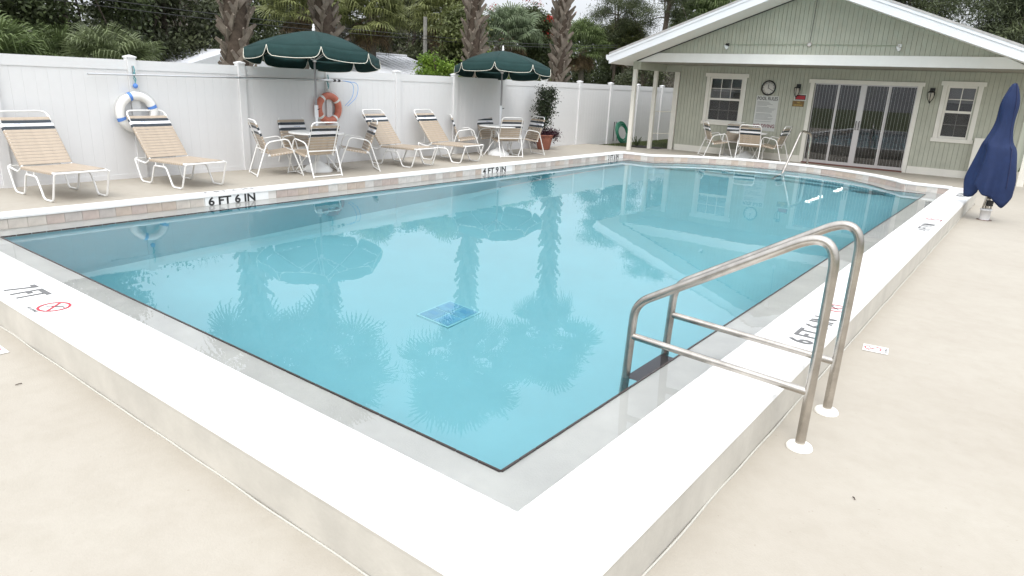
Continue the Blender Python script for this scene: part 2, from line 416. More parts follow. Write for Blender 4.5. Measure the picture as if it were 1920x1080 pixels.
while s < tot-.2:
    p, d = at(s+.1); 
    if abs(p.x+PW+LW) < .01 and any(a-.1 < p.y < b+.1 for a, b in labels): s += .2; continue
    inw = Vector((d.y, -d.x))
    p0 = p-d*.098+inw*.002
    o = link('tile', random.choice(tile_me), pool, (p0.x, p0.y, random.uniform(-.001, .001)))
    # local +y must point inward
    ang = math.atan2(d.y, d.x)
    o.rotation_euler = (0, 0, ang); o.scale = (1, -1, 1)
    o.location = (p0.x, p0.y, 0.001)
    s += .2
# depth markers on the far tile band
pm = mat('white_marker_tile', (.74, .75, .74), .35, var=.03)
for (a, b), txt in zip(labels, ('6 FT 6 IN', '4 FT 9 IN', '3 FT 6 IN')):
    n = 4; w = (b-a)/n
    for k in range(n):
        q = MB(); q.box((-PW-LW+.002, a+w*k+.003, .001), (-PW-LW+.013, a+w*(k+1)-.003, .119)); q.build('marker_tile', pm, pool)
    text_mesh(txt, .165, M_ink, frame((-PW-LW+.0145, a+.05, .004), (0, 1, 0), (0, 0, 1)), 'depth_lettering', pool, bold=.03, xs=(b-a-.1)/.78*.98 if txt[0] != '3' else .9)
# bullnose coping on the far and left sides, in lengths
cop = [(-PW-LW, -.404)]+[(-PW-LW, YE)]+arc_wall[::-1]+[(LW, YE)]
prof = [(-.022, HC-.045), (-.026, HC-.022), (-.018, HC-.004), (.0, HC+.003), (.06, HC+.002), (.20, HC-.001), (CW, HC-.006), (CW+.012, HC-.03), (CW+.012, -.30), (.008, -.3), (.008, HC-.05)]
def offset_path(path, d):
    out = []; n = len(path)
    for i, p in enumerate(path):
        p = Vector(p); ds = []
        if i > 0: ds.append((p-Vector(path[i-1])).normalized())
        if i < n-1: ds.append((Vector(path[i+1])-p).normalized())
        ns = [Vector((-t.y, t.x)) for t in ds]      # outward: left of travel
        if len(ns) == 2:
            m_ = (ns[0]+ns[1]).normalized(); k = 1/max(.45, m_.dot(ns[0])); out.append(p+m_*d*k)
        else: out.append(p+ns[0]*d)
    return out
cb = MB(); offs = [offset_path(cop, d) for d, z in prof]
nn = len(cop); vs = []
for j in range(len(prof)):
    for i in range(nn): vs.append((offs[j][i].x, offs[j][i].y, prof[j][1]))
fs = [(j*nn+i, j*nn+i+1, (j+1)*nn+i+1, (j+1)*nn+i) for j in range(len(prof)-1) for i in range(nn-1)]
cb.add(vs, fs, True); cp = cb.build('bullnose_coping', M_white, pool)
# the wide raised coping on the near and right sides, with softly rounded outer edge
wc_path = [(-PW-LW-CW-.6, 0), (0, 0)]
prof2 = [(LW, -.03), (LW, HC-.012), (LW+.012, HC), (OUT-.03, HC), (OUT-.010, HC-.008), (OUT, HC-.03), (OUT, -.15)]
cb = MB(); cw2 = MB()
def wcoping(mb, pr):
    vs = []; pts3 = 3
    for (d, z) in pr:
        vs += [(-PW-LW-CW, -d, z), (d, -d, z), (d, YE+.02 if d <= LW+.02 else YE+.06, z)]
    n = len(pr); fs = []
    for j in range(n-1):
        for i in range(2): fs.append((j*3+i, (j+1)*3+i, (j+1)*3+i+1, j*3+i+1))
    mb.add(vs, fs, False)
    return vs
wcoping(cb, prof2[:6]); cb.build('wide_coping', M_white, pool)
wcoping(cw2, [(OUT, HC-.03), (OUT-.002, HC-.05), (OUT-.002, -.3)]); cw2.build('coping_riser', M_riser, pool)
en = MB(); en.box((LW+.003, YE+.0, -.3), (OUT-.003, YE+.055, HC-.003)); en.build('coping_end', M_white, pool)
# thin uneven caulk bead where riser meets the deck
cl = MB(); pth = []
for y in np.arange(14.4, -OUT, -.12): pth.append((OUT+.006+.008*noise.noise(Vector((y*2.1, 0, 0))), y, ZN+.002))
for x in np.arange(OUT, -7.4, -.12): pth.append((x, -OUT-.006-.010*noise.noise(Vector((x*2.1, 5, 0))), ZN+.002))
cl.tube(pth, .006, 6); cl.build('caulk_bead', mat('caulk', (.48, .465, .415), .7), pool)

# main drain on the pool floor: four blue squares
dr = thing('main_drain', 'square main drain cover of four blue panels on the pool floor', 'drain', (-3.3, 3.18, floor_z(-3.3, 3.18)+.012))
bl = mat('blue_drain_panel', (.12, .40, .56), .6, var=.2, scale=8); wl_ = mat('pale_drain_frame', (.26, .62, .68), .6)
for i in (0, 1):
    for j in (0, 1):
        q = MB(); q.box((-.225+.235*i, -.26+.27*j, 0), (-.225+.235*i+.215, -.26+.27*j+.25, .03)); q.build('drain_panel', bl, dr)
        q = MB(); q.box((-.18+.235*i, -.16+.27*j, .031), (-.18+.235*i+.12, -.16+.27*j+.08, .036)); q.build('drain_slot', mat('drain_slot', (.08, .33, .52), .5), dr)
q = MB(); q.box((-.25, -.285, -.01), (.25, .285, .018)); q.build('drain_frame', wl_, dr)

# stencilled depth markings on the near coping
def nodive(parent, o, ux, uy, r, z=.0012, ringm=M_red):
    F = frame(o, ux, uy); mb = MB(); n = 40
    vs = []; fs = []
    for k in range(n):
        a = 2*math.pi*k/n
        for rr in (r, r*.84): vs.append(F @ Vector((rr*math.cos(a), rr*math.sin(a), z)))
    for k in range(n): fs.append((2*k, 2*((k+1) % n), 2*((k+1) % n)+1, 2*k+1))
    mb.add(vs, fs)
    d = Vector((math.cos(R(135)), math.sin(R(135)), 0)); pz = Vector((-d.y, d.x, 0))*r*.065
    mb.add([F @ (d*r*.86+pz+Vector((0, 0, z*1.5))), F @ (d*r*.86-pz+Vector((0, 0, z*1.5))), F @ (-d*r*.86-pz+Vector((0, 0, z*1.5))), F @ (-d*r*.86+pz+Vector((0, 0, z*1.5)))], [(0, 3, 2, 1)])
    mb.build('no_diving_ring', ringm, parent)
    mb = MB()     # small diver: body, arms, head
    def bar(a, b, w):
        a = Vector((*a, 0))*r; b = Vector((*b, 0))*r; d = (b-a).normalized(); q = Vector((-d.y, d.x, 0))*w*r; zz = Vector((0, 0, z*.6))
        mb.add([F @ (a+q+zz), F @ (a-q+zz), F @ (b-q+zz), F @ (b+q+zz)], [(0, 1, 2, 3)])
    bar((.35, .42), (-.08, .05), .075); bar((-.02, .1), (-.45, -.35), .04); bar((.35, .42), (.62, .38), .05)
    mb.add([F @ Vector((-.2*r+.09*r*math.cos(a), 0.02*r+.09*r*math.sin(a), z*.6)) for a in np.linspace(0, 2*math.pi, 9)[:-1]], [tuple(range(8))])
    mb.build('diver_figure', M_grey_ink, parent)
def marking(txt, o, ux, uy, size, label, ring_at=None, xs=1., r=.11):
    t = thing('depth_marking', label, 'pool marking', o, 0, 'stencilled depth markings on the raised coping')
    ux = Vector(ux); uy = Vector(uy)
    text_mesh(txt, size, M_grey_ink, frame((0, 0, .004), ux, uy), 'lettering', t, extrude=.0006, xs=xs)
    if ring_at is not None:
        nodive(t, ux*ring_at+uy*(size*.35)+Vector((0, 0, .003)), ux, uy, r)
        text_mesh('NO DIVING', .032, M_grey_ink, frame(ux*(ring_at-.12)+uy*(-.03)+Vector((0, 0, .004)), ux, uy), 'small_lettering', t, extrude=.0004)
    return t
marking('7 FT', (-4.40, -.80, HC), (1, 0, 0), (0, 1, 0), .31, 'grey stencilled 7 FT with red no-diving ring on the near left coping', .70, .62)
marking('6 FT 6 IN', (.80, 2.60, HC), (0, 1, 0), (-1, 0, 0), .24, 'grey stencilled 6 FT 6 IN with red ring on coping beside the steel handrail', 1.12, .83)
marking('4 FT 9 IN', (.79, 8.60, HC), (0, 1, 0), (-1, 0, 0), .23, 'grey stencilled 4 FT 9 IN halfway along the right hand coping', 1.2, .80)
marking('3 FT 6 IN', (.79, 13.35, HC), (0, 1, 0), (-1, 0, 0), .22, 'grey stencilled 3 FT 6 IN at the far end of the right coping', 1.2, .80)
marking('6 FT 6 IN', (-7.66, 2.66, HC+.0), (0, 1, 0), (-1, 0, 0), .14, 'grey stencilled 6 FT 6 IN on top of the far bullnose coping', None, 1.5)
for k, (x, y, lb) in enumerate(((1.06, 3.67, 'white no-diving decal stuck on the deck right of the handrail'), (-3.80, -1.10, 'white no-diving decal on the near deck at the left edge of the photo'))):
    t = thing('no_diving_decal', lb, 'decal', (x, y, ZN+.004), R(8) if k == 0 else 0, 'no-diving decals stuck on the deck')
    q = MB(); q.box((-.075, -.085, 0), (.115, .085, .0015)); q.build('decal_plate', mat('decal_white', (.80, .79, .76), .5), t)
    nodive(t, (-.0, 0, .002), (0, 1, 0), (-1, 0, 0), .066)
    text_mesh('NO DIVING', .022, M_grey_ink, frame((.105, -.06, .0022), (0, 1, 0), (-1, 0, 0)), 'small_lettering', t, extrude=.0003)

# ------------------------------------------------------------------ steel handrail with ladder
hr = thing('pool_handrail', 'large stainless steel ladder handrail with white floor flanges on the near coping', 'handrail', (1.07, 1.8, ZN))
TR = .0285
def P(x, z): return (x-1.07, 0, z-ZN)
for s_, y in ((0, 1.51), (1, 2.13)):
    yy = y-1.8
    path = [(1.07, yy, ZN), (1.075, yy, .95), (1.03, yy, 1.135), (.80, yy, 1.06), (-.09, yy, .52), (-.125, yy, .0), (-.14, yy, -1.0)]
    pp = fillet([(x-1.07, q, z-ZN) for x, q, z in [path[0], (1.075, yy, 1.17), (-.085, yy, .60), path[-1]]], .17, 10)
    # upper bend is rounder than the lower
    a = [Vector(((x)-1.07, yy, z-ZN)) for x, z in ((1.07, ZN), (1.078, 1.24), (-.088, .535), (-.14, -1.0))]
    f1 = fillet([a[0], a[1], (a[1]+a[2])/2], .26, 12); f2 = fillet([(a[1]+a[2])/2, a[2], a[3]], .11, 8)
    q = MB(); q.tube(f1+f2[1:], TR, 18); q.build('grab_rail', M_steel, hr)
    q = MB(); q.tube([(-.098-1.07, yy, .305-ZN), (1.072-1.07, yy, .262-ZN)], .0235, 14); q.build('cross_bar', M_steel, hr)
    q = MB(); q.lathe([(.026, .034), (.045, .032), (.068, .022), (.076, .008), (.076, 0.001)], 32, (0, yy, 0)); q.build('floor_flange', mat('white_plastic', (.80, .79, .74), .4), hr)
for z in (-.035, -.32, -.61):
    q = MB(); q.box((-.125-1.07, 1.54-1.8, z-.02-ZN), (-.022-1.07, 2.10-1.8, z-ZN)); q.build('ladder_tread', mat('dark_steel_tread', (.055, .055, .065), .25, metal=1., var=.5, scale=30), hr, bevel=.006)

# slim grab rail at the far end
gr = thing('step_grab_rail', 'slim curved steel grab rail at the rounded far end of the pool', 'handrail', (-3.38, 16.9, ZFU))
q = MB(); q.tube(fillet([(.12, .62, 0), (.10, .62, 1.13), (.0, .02, 1.22), (0, -1.9, -.55)], .16, 8), .029, 12); q.build('grab_rail', M_steel, gr)
q = MB(); q.lathe([(.03, .02), (.065, .015), (.07, 0)], 16, (.12, .62, 0)); q.build('floor_flange', M_steel, gr)

# ------------------------------------------------------------------ white vinyl fence
FX = -9.76; FZ = .06; FT = ZF+1.83
posts = [2.76+1.875*k for k in range(-4, 13)]
fence = thing('vinyl_fence', 'long white vinyl privacy fence with capped posts behind the loungers', 'fence', (FX, 0, FZ))
pb = MB(); pb.box((-.064, -.064, -.2), (.064, .064, FT+.03-FZ)); post_me = pb.mesh('fence_post', M_vinyl)
cbm = MB(); cbm.box((-.075, -.075, 0), (.075, .075, .022)); cbm.add([(-.075, -.075, .022), (.075, -.075, .022), (.075, .075, .022), (-.075, .075, .022), (0, 0, .048)], [(0, 1, 4), (1, 2, 4), (2, 3, 4), (3, 0, 4)]); cap_me = cbm.mesh('post_cap', M_vinyl)
sec = 1.875-.13; nb = 11; bwid = sec/nb
bb = MB()      # tongue and groove board with V edges
zb0, zb1 = .12, FT-.15-FZ; w = bwid; g = .0022
bb.add([(.020, 0.0, zb0), (.022, g, zb0), (.022, w-g, zb0), (.020, w, zb0), (-.022, w, zb0), (-.022, 0, zb0), (.020, 0.0, zb1), (.022, g, zb1), (.022, w-g, zb1), (.020, w, zb1), (-.022, w, zb1), (-.022, 0, zb1)],
       [(0, 1, 7, 6), (1, 2, 8, 7), (2, 3, 9, 8), (3, 4, 10, 9), (4, 5, 11, 10), (5, 0, 6, 11)]); board_me = bb.mesh('board', M_vinyl)
rb = MB(); rb.box((-.032, 0, FT-.15-FZ), (.032, sec, FT-FZ-.002)); toprail_me = rb.mesh('top_rail', M_vinyl)
rb = MB(); rb.box((-.030, 0, .03), (.030, sec, .17)); botrail_me = rb.mesh('bottom_rail', M_vinyl)
for i, y in enumerate(posts):
    p_ = link('fence_post', post_me, fence, (0, y, 0)); link('post_cap', cap_me, p_, (0, 0, FT+.03-FZ))
    if i < len(posts)-1:
        link('top_rail', toprail_me, fence, (0, y+.065, 0)); link('bottom_rail', botrail_me, fence, (0, y+.065, 0))
        for k in range(nb): link('board', board_me, fence, (random.uniform(-.0006, .0006), y+.065+k*bwid, 0))

# ------------------------------------------------------------------ strapped chaise loungers
def strap_mesh(w, L, m, sag=0.0):
    """strap across y (length L), width w along x, wrapped over round rails"""
    mb = MB(); n = 6; t = .004; top = []; 
    ys = [-L/2-.019, -L/2-.017, -L/2-.006]+list(np.linspace(-L/2+.006, L/2-.006, n))+[L/2+.006, L/2+.017, L/2+.019]
    zs = [-.016, .004, .0175]+[.0185-sag*(1-(2*y/L)**2) for y in ys[3:-3]]+[.0175, .004, -.016]
    vs = []
    for y, z in zip(ys, zs): vs += [(-w/2, y, z), (w/2, y, z), (w/2, y, z-t), (-w/2, y, z-t)]
    fs = []
    for i in range(len(ys)-1):
        a = i*4; b = a+4
        fs += [(a, a+1, b+1, b), (a+1, a+2, b+2, b+1), (a+2, a+3, b+3, b+2), (a+3, a, b, b+3)]
    fs += [(0, 3, 2, 1), (len(vs)-4, len(vs)-3, len(vs)-2, len(vs)-1)]
    mb.add(vs, fs); return mb.mesh('strap', m)
def lay_straps(parent, p0, p1, n, L, wfrac, mats, sag=.0, text_on=None, flip=1):
    """n straps laid from p0 to p1 (local x,z plane)"""
    p0 = Vector(p0); p1 = Vector(p1); d = p1-p0; step = d.length/n; ang = math.atan2(d.z, d.x)
    cache = {}
    for k in range(n):
        m = mats[k]; key = (m.name, k % 2)
        if key not in cache: cache[key] = strap_mesh(step*wfrac, L, m, sag*(1+.25*(k % 2)))
        c = p0+d*((k+.5)/n)
        o = link('strap', cache[key], parent, c, (0, -ang, 0))
        if text_on == k:
            text_mesh('RV Resort', step*.62, mat('blue_grey_print', (.22, .27, .45), .6), frame((0, .17*flip, .0192-sag), (0, -1*flip, 0), (1, 0, 0)), 'printed_name', o, extrude=.0002, xs=1.15)

def make_lounger(label):
    t = thing('chaise_lounger', label, 'lounger', (0, 0, 0), 0, 'tan strapped chaise loungers by the fence')
    w = .325; tr = .0135
    q = MB(); q.tube(fillet([(1.36, -w, .345), (1.08, -w, .30), (.98, -w, .365), (0, -w, .385), (0, w, .385), (.98, w, .365), (1.08, w, .30), (1.36, w, .345)], .07, 6), tr, 10); q.build('seat_frame', M_tube, t)
    for s_ in (-1, 1):
        q = MB(); q.tube(fillet([(.02, s_*(w+.012), .378), (.155, s_*(w+.012), .014), (.39, s_*(w+.012), .014), (.53, s_*(w+.012), .295), (.84, s_*(w+.012), .295), (.96, s_*(w+.012), .014), (1.22, s_*(w+.012), .014), (1.36, s_*(w+.012), .345), (1.36, s_*(w-.03), .36)], .05, 5), tr, 10)
        q.build('side_leg', M_tube, t)
        for xx in (.60, .80):
            q = MB(); q.tube([(xx, s_*(w+.012), .295), (xx, s_*w, .37)], .009, 8); q.build('strut', M_tube, t)
        q = MB(); q.tube([(1.30, s_*.20, .345), (1.24, s_*.22, .70)], .008, 8); q.build('back_prop', M_tube, t)
    q = MB(); q.tube([(1.36, -w, .35), (1.36, w, .35)], .010, 8); q.build('cross_bar', M_tube, t)
    hx, hz, tx, tz = .985, .375, 1.50, 1.02
    q = MB(); q.tube(fillet([(hx, -.31, hz), (tx+.035, -.31, tz+.05), (tx+.035, .31, tz+.05), (hx, .31, hz)], .10, 8), tr, 10); q.build('back_frame', M_tube, t)
    lay_straps(t, (.09, 0, .383), (.97, 0, .366), 17, .645, .93, [M_tan]*17, .006)
    T = M_tan
    lay_straps(t, (hx+.01, 0, hz+.015), (1.475, 0, .985), 15, .62, .90, [T]*11+[M_navy, M_wstrap, M_navy, T], .003, 12, 1)
    return t
loungers = [((-8.03, 1.24), 184, 'tan strapped chaise lounger nearest the left edge of the photo'),
            ((-8.10, 2.98), 185, 'tan strapped chaise lounger below the white life ring'),
            ((-8.12, 7.72), 186, 'tan strapped chaise lounger partly hidden behind a round-table chair'),
            ((-8.10, 9.18), 185, 'tan strapped chaise lounger between the two umbrella tables')]
# local +x points to the head, which faces the fence (-X world)
L0 = make_lounger(loungers[0][2]); KM = kmap(L0)
for i, ((x, y), a, lb) in enumerate(loungers):
    if i == 0: o = L0; o.location = (x, y, ZF); o.rotation_euler = (0, 0, R(a))
    else: o = copy_tree(L0, KM, (x, y, ZF), R(a), lb)

# ------------------------------------------------------------------ strapped arm chairs
def make_chair(label, group):
    t = thing('patio_chair', label, 'chair', (0, 0, 0), 0, group)
    w = .30; tr = .0125
    for s_ in (-1, 1):
        q = MB(); q.tube(fillet([(s_*w, -.40, .0), (s_*w, -.20, .585), (s_*w, .16, .645), (s_*w, .40, .0)], .085, 7), tr, 10); q.build('arm_frame', M_tube, t)
    q = MB(); q.tube([(-w, -.392, .022), (w, -.392, .022)], .011, 8); q.build('rear_floor_bar', M_tube, t)
    q = MB(); q.tube([(-w, .392, .022), (w, .392, .022)], .011, 8); q.build('front_floor_bar', M_tube, t)
    q = MB(); q.tube([(-w, -.247, .445), (w, -.247, .445)], .012, 8); q.build('cross_bar', M_tube, t)
    q = MB(); q.tube(fillet([(-.275, -.16, .35), (-.275, -.375, .945), (.275, -.375, .945), (.275, -.16, .35)], .09, 8), tr, 10); q.build('back_frame', M_tube, t)
    q = MB(); q.tube(fillet([(-.275, -.19, .35), (-.275, .28, .425), (.275, .28, .425), (.275, -.19, .35)], .05, 5), tr, 10); q.build('seat_frame', M_tube, t)
    T = M_tan
    # straps run across x here: build in a helper empty-free way by rotating each strap 90 degrees
    def rows(p0, p1, n, L, wf, mats, sag, name='strap', text_on=None):
        p0 = Vector(p0); p1 = Vector(p1); d = p1-p0; step = d.length/n; ang = math.atan2(d.z, d.y); cache = {}
        for k in range(n):
            m = mats[k]
            if m.name not in cache: cache[m.name] = strap_mesh(step*wf, L, m, sag)
            c = p0+d*((k+.5)/n); o = link(name, cache[m.name], t, c)
            o.rotation_euler = (Matrix.Rotation(ang, 3, 'X') @ Matrix.Rotation(R(90), 3, 'Z')).to_euler()
            if text_on == k:
                text_mesh('RV Resort', step*.5, MATS['blue_grey_print'], frame((0, .15, .0192-sag), (0, -1, 0), (1, 0, 0)), 'printed_name', o, extrude=.0002, xs=1.15)
    rows((0, -.15, .355), (0, .25, .42), 8, .55, .88, [T]*8, .005, 'seat_strap')
    rows((0, -.355, .885), (0, -.175, .385), 10, .55, .84, [T, M_navy, M_wstrap, M_navy]+[T]*6, .0, 'back_strap', 2)
    return t
G1, G2, G3 = 'chairs at the left umbrella table', 'chairs at the right umbrella table', 'chairs at the table by the building'
# (x, y of chair centre, world heading of chair front in degrees, label, group); chair front is local +y
chairs = [
 (-8.53, 5.24, 88, 'tan strapped armchair at left umbrella table with its back to the pool', G1),
 (-8.95, 4.72, -20, 'tan strapped armchair on the left side of the left umbrella table', G1),
 (-9.38, 5.62, -90, 'tan strapped armchair behind the left umbrella table, against the fence', G1),
 (-8.66, 6.30, 150, 'tan strapped armchair right of left umbrella table, overlapping a lounger', G1),
 (-8.80, 11.14, 62, 'tan strapped armchair at right umbrella table with its back to the pool', G2),
 (-9.50, 10.40, -42, 'tan strapped armchair left of right umbrella table, seen side on', G2),
 (-9.42, 11.42, -92, 'tan strapped armchair behind the right umbrella table, against the fence', G2),
 (-8.72, 11.86, 160, 'tan strapped armchair beside the potted topiary', G2),
 (-4.55, 16.52, 10, 'tan strapped armchair with its back to the pool in front of the clock', G3),
 (-5.62, 16.78, -52, 'tan strapped armchair below the left window of the building', G3),
 (-5.22, 17.12, -168, 'tan strapped armchair between round table and green wall', G3),
 (-4.12, 17.0, 88, 'tan strapped armchair below the pool rules sign, nearest the doors', G3)]
C0 = make_chair(chairs[0][3], G1); KC = kmap(C0)
for i, (x, y, a, lb, gp_) in enumerate(chairs):
    z = ZF
    if i == 0: C0.location = (x, y, z); C0.rotation_euler = (0, 0, R(a))
    else: copy_tree(C0, KC, (x, y, z), R(a), lb, gp_)

# ------------------------------------------------------------------ round tables
def make_table(label, group):
    t = thing('round_patio_table', label, 'table', (0, 0, 0), 0, group)
    q = MB(); q.lathe([(.0, .722), (.46, .722), (.495, .716), (.505, .700), (.495, .686), (.45, .690), (.0, .695)], 40); q.build('table_top', mat('fibreglass_top', (.74, .74, .72), .35), t)
    q = MB(); q.lathe([(.27, .0), (.27, .03), (.20, .10), (.06, .17), (.05, .20), (.0, .20)], 28); q.build('umbrella_base', mat('white_base_plastic', (.72, .73, .72), .45, var=.06), t)
    for k in range(4):
        a = R(45+90*k); c, s_ = math.cos(a), math.sin(a)
        q = MB(); q.tube(fillet([(c*.12, s_*.12, .69), (c*.10, s_*.10, .40), (c*.40, s_*.40, 0.0)], .2, 6), .012, 8); q.build('table_leg', M_tube, t)
    return t
tabs = [(-8.90, 5.58, 'white round table under the left green umbrella'), (-9.00, 11.12, 'white round table under the right green umbrella'), (-4.80, 16.95, 'white round table without umbrella by the green building')]
T0 = make_table(tabs[0][2], 'round white patio tables'); KT = kmap(T0)
for i, (x, y, lb) in enumerate(tabs):
    if i == 0: T0.location = (x, y, ZF)
    else: copy_tree(T0, KT, (x, y, ZF), .3*i, lb)

# ------------------------------------------------------------------ market umbrellas
def make_umbrella(x, y, label, rz, tilt=0):
    t = thing('patio_umbrella', label, 'umbrella', (x, y, ZF), rz, 'dark green market umbrellas')
    q = MB(); q.tube([(0, 0, .18), (0, 0, 2.46)], .019, 12); q.build('pole', mat('grey_pole', (.30, .29, .30), .35, metal=.6), t)
    q = MB(); q.tube([(0, 0, .2), (0, 0, .98)], .024, 12); q.tube([(0, 0, .98), (0, 0, 1.20)], .036, 12); q.build('pole_sleeve', mat('white_sleeve', (.75, .76, .78), .4), t)
    q = MB(); q.tube([(.02, 0, 1.12), (.085, 0, 1.14)], .008, 8); q.build('crank_knob', M_black, t)
    q = MB(); q.lathe([(.022, 2.47), (.03, 2.50), (.018, 2.53), (.022, 2.55), (.012, 2.585), (.0, 2.60)], 14); q.build('finial', mat('white_finial', (.8, .8, .8), .35), t)
    RR, ze, za = 1.17, 2.10, 2.475
    canopy = thing_part = None
    def rimp(a, r, lift=0): return Vector((r*math.cos(a), r*math.sin(a), 0))
    A = [2*math.pi*k/8 for k in range(9)]
    prof = [(0.03, za), (.3, za-.050), (.6, za-.128), (.9, za-.240), (RR, ze)]
    cn = MB(); vs = []; m = 6
    for k in range(8):
        for j, (r, z) in enumerate(prof):
            p0 = rimp(A[k], r); p1 = rimp(A[k+1], r)
            for i in range(m+1):
                u = i/m; p = p0.lerp(p1, u); sagz = -.02*math.sin(math.pi*u)*(r/RR)
                vs.append((p.x*(1-.010*math.sin(math.pi*u)), p.y*(1-.010*math.sin(math.pi*u)), z+sagz))
    fs = []; st = (m+1)*len(prof)
    for k in range(8):
        for j in range(len(prof)-1):
            for i in range(m):
                a = k*st+j*(m+1)+i; fs.append((a, a+m+1, a+m+2, a+1))
    cn.add(vs, fs, True); cano = cn.build('canopy', M_green, t)
    sol = cano.modifiers.new('thick', 'SOLIDIFY'); sol.thickness = .003
    # valance flaps with notches at the ribs
    for k in range(8):
        p0 = rimp(A[k], RR); p1 = rimp(A[k+1], RR); L = (p1-p0).length; H = .20
        out = ((p0+p1)/2).normalized()
        prof2_ = [(.0, -.02), (.012, -.08), (.03, -.13), (.06, -.165), (.10, -.185), (.2, -.192), (.5, -.195), (.8, -.192), (.90, -.185), (.94, -.165), (.97, -.13), (.988, -.08), (1., -.02)]
        def pt(u, z):
            p = p0.lerp(p1, u); sg = -.02*math.sin(math.pi*u); bul = .02*math.sin(math.pi*u)+.035*(-z/H)+.008*math.sin(9*u+k)*(-z/H)
            q = p*(1-.010*math.sin(math.pi*u))+out*bul
            return Vector((q.x, q.y, ze+sg+z))
        us = np.concatenate([np.linspace(0, .1, 7), np.linspace(.16, .84, 11), np.linspace(.9, 1, 7)]); bot = np.interp(us, [a for a, b in prof2_], [b for a, b in prof2_])
        fm = MB(); vs = []
        for u, b in zip(us, bot):
            for w_ in (0, .33, .66, 1): vs.append(pt(u, b*w_))
        fs = [(i*4+j, i*4+j+1, (i+1)*4+j+1, (i+1)*4+j) for i in range(24) for j in range(3)]
        fm.add(vs, fs, True); vo = fm.build('valance_flap', M_green, t); sl = vo.modifiers.new('thick', 'SOLIDIFY'); sl.thickness = .002
        pm_ = MB(); pm_.tube([pt(u, b)+Vector((0, 0, .0)) for u, b in zip(us, bot)], .0048, 6); pm_.build('piping', M_piping, vo)
        rb_ = MB(); rb_.tube([Vector((.03*math.cos(A[k]), .03*math.sin(A[k]), za-.03)), Vector((.6*math.cos(A[k]), .6*math.sin(A[k]), za-.175)), Vector(((RR-.02)*math.cos(A[k]), (RR-.02)*math.sin(A[k]), ze-.012))], .007, 6); rb_.build('rib', M_alu, t)
        rb_ = MB(); rb_.tube([Vector((.025*math.cos(A[k]), .025*math.sin(A[k]), 1.98)), Vector((.55*math.cos(A[k]), .55*math.sin(A[k]), za-.165))], .006, 6); rb_.build('strut', M_alu, t)
    q = MB(); q.lathe([(.019, 1.95), (.032, 1.95), (.032, 2.01), (.019, 2.01)], 12); q.build('hub', M_alu, t)
    # the canopy is tipped on its pole, its pool side raised
    ax = Matrix.Rotation(-rz, 3, 'Z') @ Vector((rt.x, rt.y, 0))
    T = Matrix.Translation((0, 0, 2.4)) @ Matrix.Rotation(R(-5), 4, ax) @ Matrix.Translation((0, 0, -2.4))
    for o in kids(t):
        if o.name.split('.')[0] in ('canopy', 'valance_flap', 'rib', 'strut', 'finial'): o.matrix_local = T @ o.matrix_local
    return t
make_umbrella(-8.88, 5.58, 'dark green umbrella over the left table, partly covering the palm trunks', R(14))
make_umbrella(-8.98, 11.12, 'dark green umbrella over the right table, in front of light green bushes', R(30))

# ------------------------------------------------------------------ life rings, poles on the fence
def life_ring(x, y, z, Ro, Ri, label, m, mb_, rot0, tiltm=None):
    t = thing('life_ring', label, 'life ring', (x, y, z), 0, None)
    rc = (Ro+Ri)/2; rt_ = (Ro-Ri)/2
    q = MB(); q.tube([(0, rc*math.cos(a), rc*math.sin(a)) for a in np.linspace(0, 2*math.pi, 41)[:-1]], rt_, 16, closed=True); q.build('ring_body', m, t)
    for k in range(4):
        a0 = R(rot0+90*k); q = MB(); q.tube([(0, rc*math.cos(a), rc*math.sin(a)) for a in np.linspace(a0-.09, a0+.09, 5)], rt_+.004, 16, caps=False); q.build('band', mb_, t)
    q = MB(); pts = []
    for k in range(49):
        a = 2*math.pi*k/48; sag_ = .018*abs(math.sin(2*(a-R(rot0)))); pts.append((.01, (Ro+.012+sag_)*math.cos(a), (Ro+.012+sag_)*math.sin(a)))
    q.tube(pts[:-1], .005, 6, closed=True); q.build('grab_rope', M_rope, t)
    q = MB(); q.tube([(0.0, -.06, Ro), (.01, 0, Ro+.22), (.0, .08, Ro-.01)], .005, 6); q.build('hanging_rope', M_rope, t)
    return t
life_ring(FX+.10, 2.74, 1.19, .325, .195, 'white life ring with blue bands hanging on the fence behind a lounger', M_whring, M_bluetape, 20)
life_ring(FX+.10, 6.46, 1.255, .31, .175, 'faded orange life ring with white bands hanging on the fence', M_orange, M_whring, 38)
for y, lb, c in ((2.76, 'blue ball float tied on the fence post above the white life ring', M_bluetape), (6.46, 'small white rope throw line tied above the orange life ring', M_rope)):
    t = thing('rope_float', lb, 'rope float', (FX+.10, y, 1.60))
    q = MB(); q.lathe([(.0, -.038)]+[(.038*math.sin(a), -.038*math.cos(a)) for a in np.linspace(.3, math.pi-.3, 7)]+[(.0, .038)], 14); q.build('float_ball', c, t)
    q = MB(); q.tube([(0, 0, .03), (.015, .012, .10), (-.01, -.012, .17), (.012, .01, .23), (0, 0, .30)], .007, 6); q.tube([(0, .02, .02), (.01, -.02, .12), (0, .015, .2)], .006, 6); q.build('teal_rope', mat('teal_rope', (.06, .30, .33), .8), t)
po = thing('telescopic_pole', 'long silver telescopic pole resting on hooks along the fence top', 'pole', (FX+.12, 4.5, 1.78))
q = MB(); q.tube([(0, -2.42, -.02), (0, -.2, -.002)], .014, 10); q.tube([(0, -.2, -.002), (0, 2.30, .015)], .0175, 10); q.build('pole_tube', M_alu, po)
for y in (2.08, 2.19): q = MB(); q.tube([(0, y, .013), (0, y+.05, .014)], .026, 10); q.build('black_grip', M_black, po)
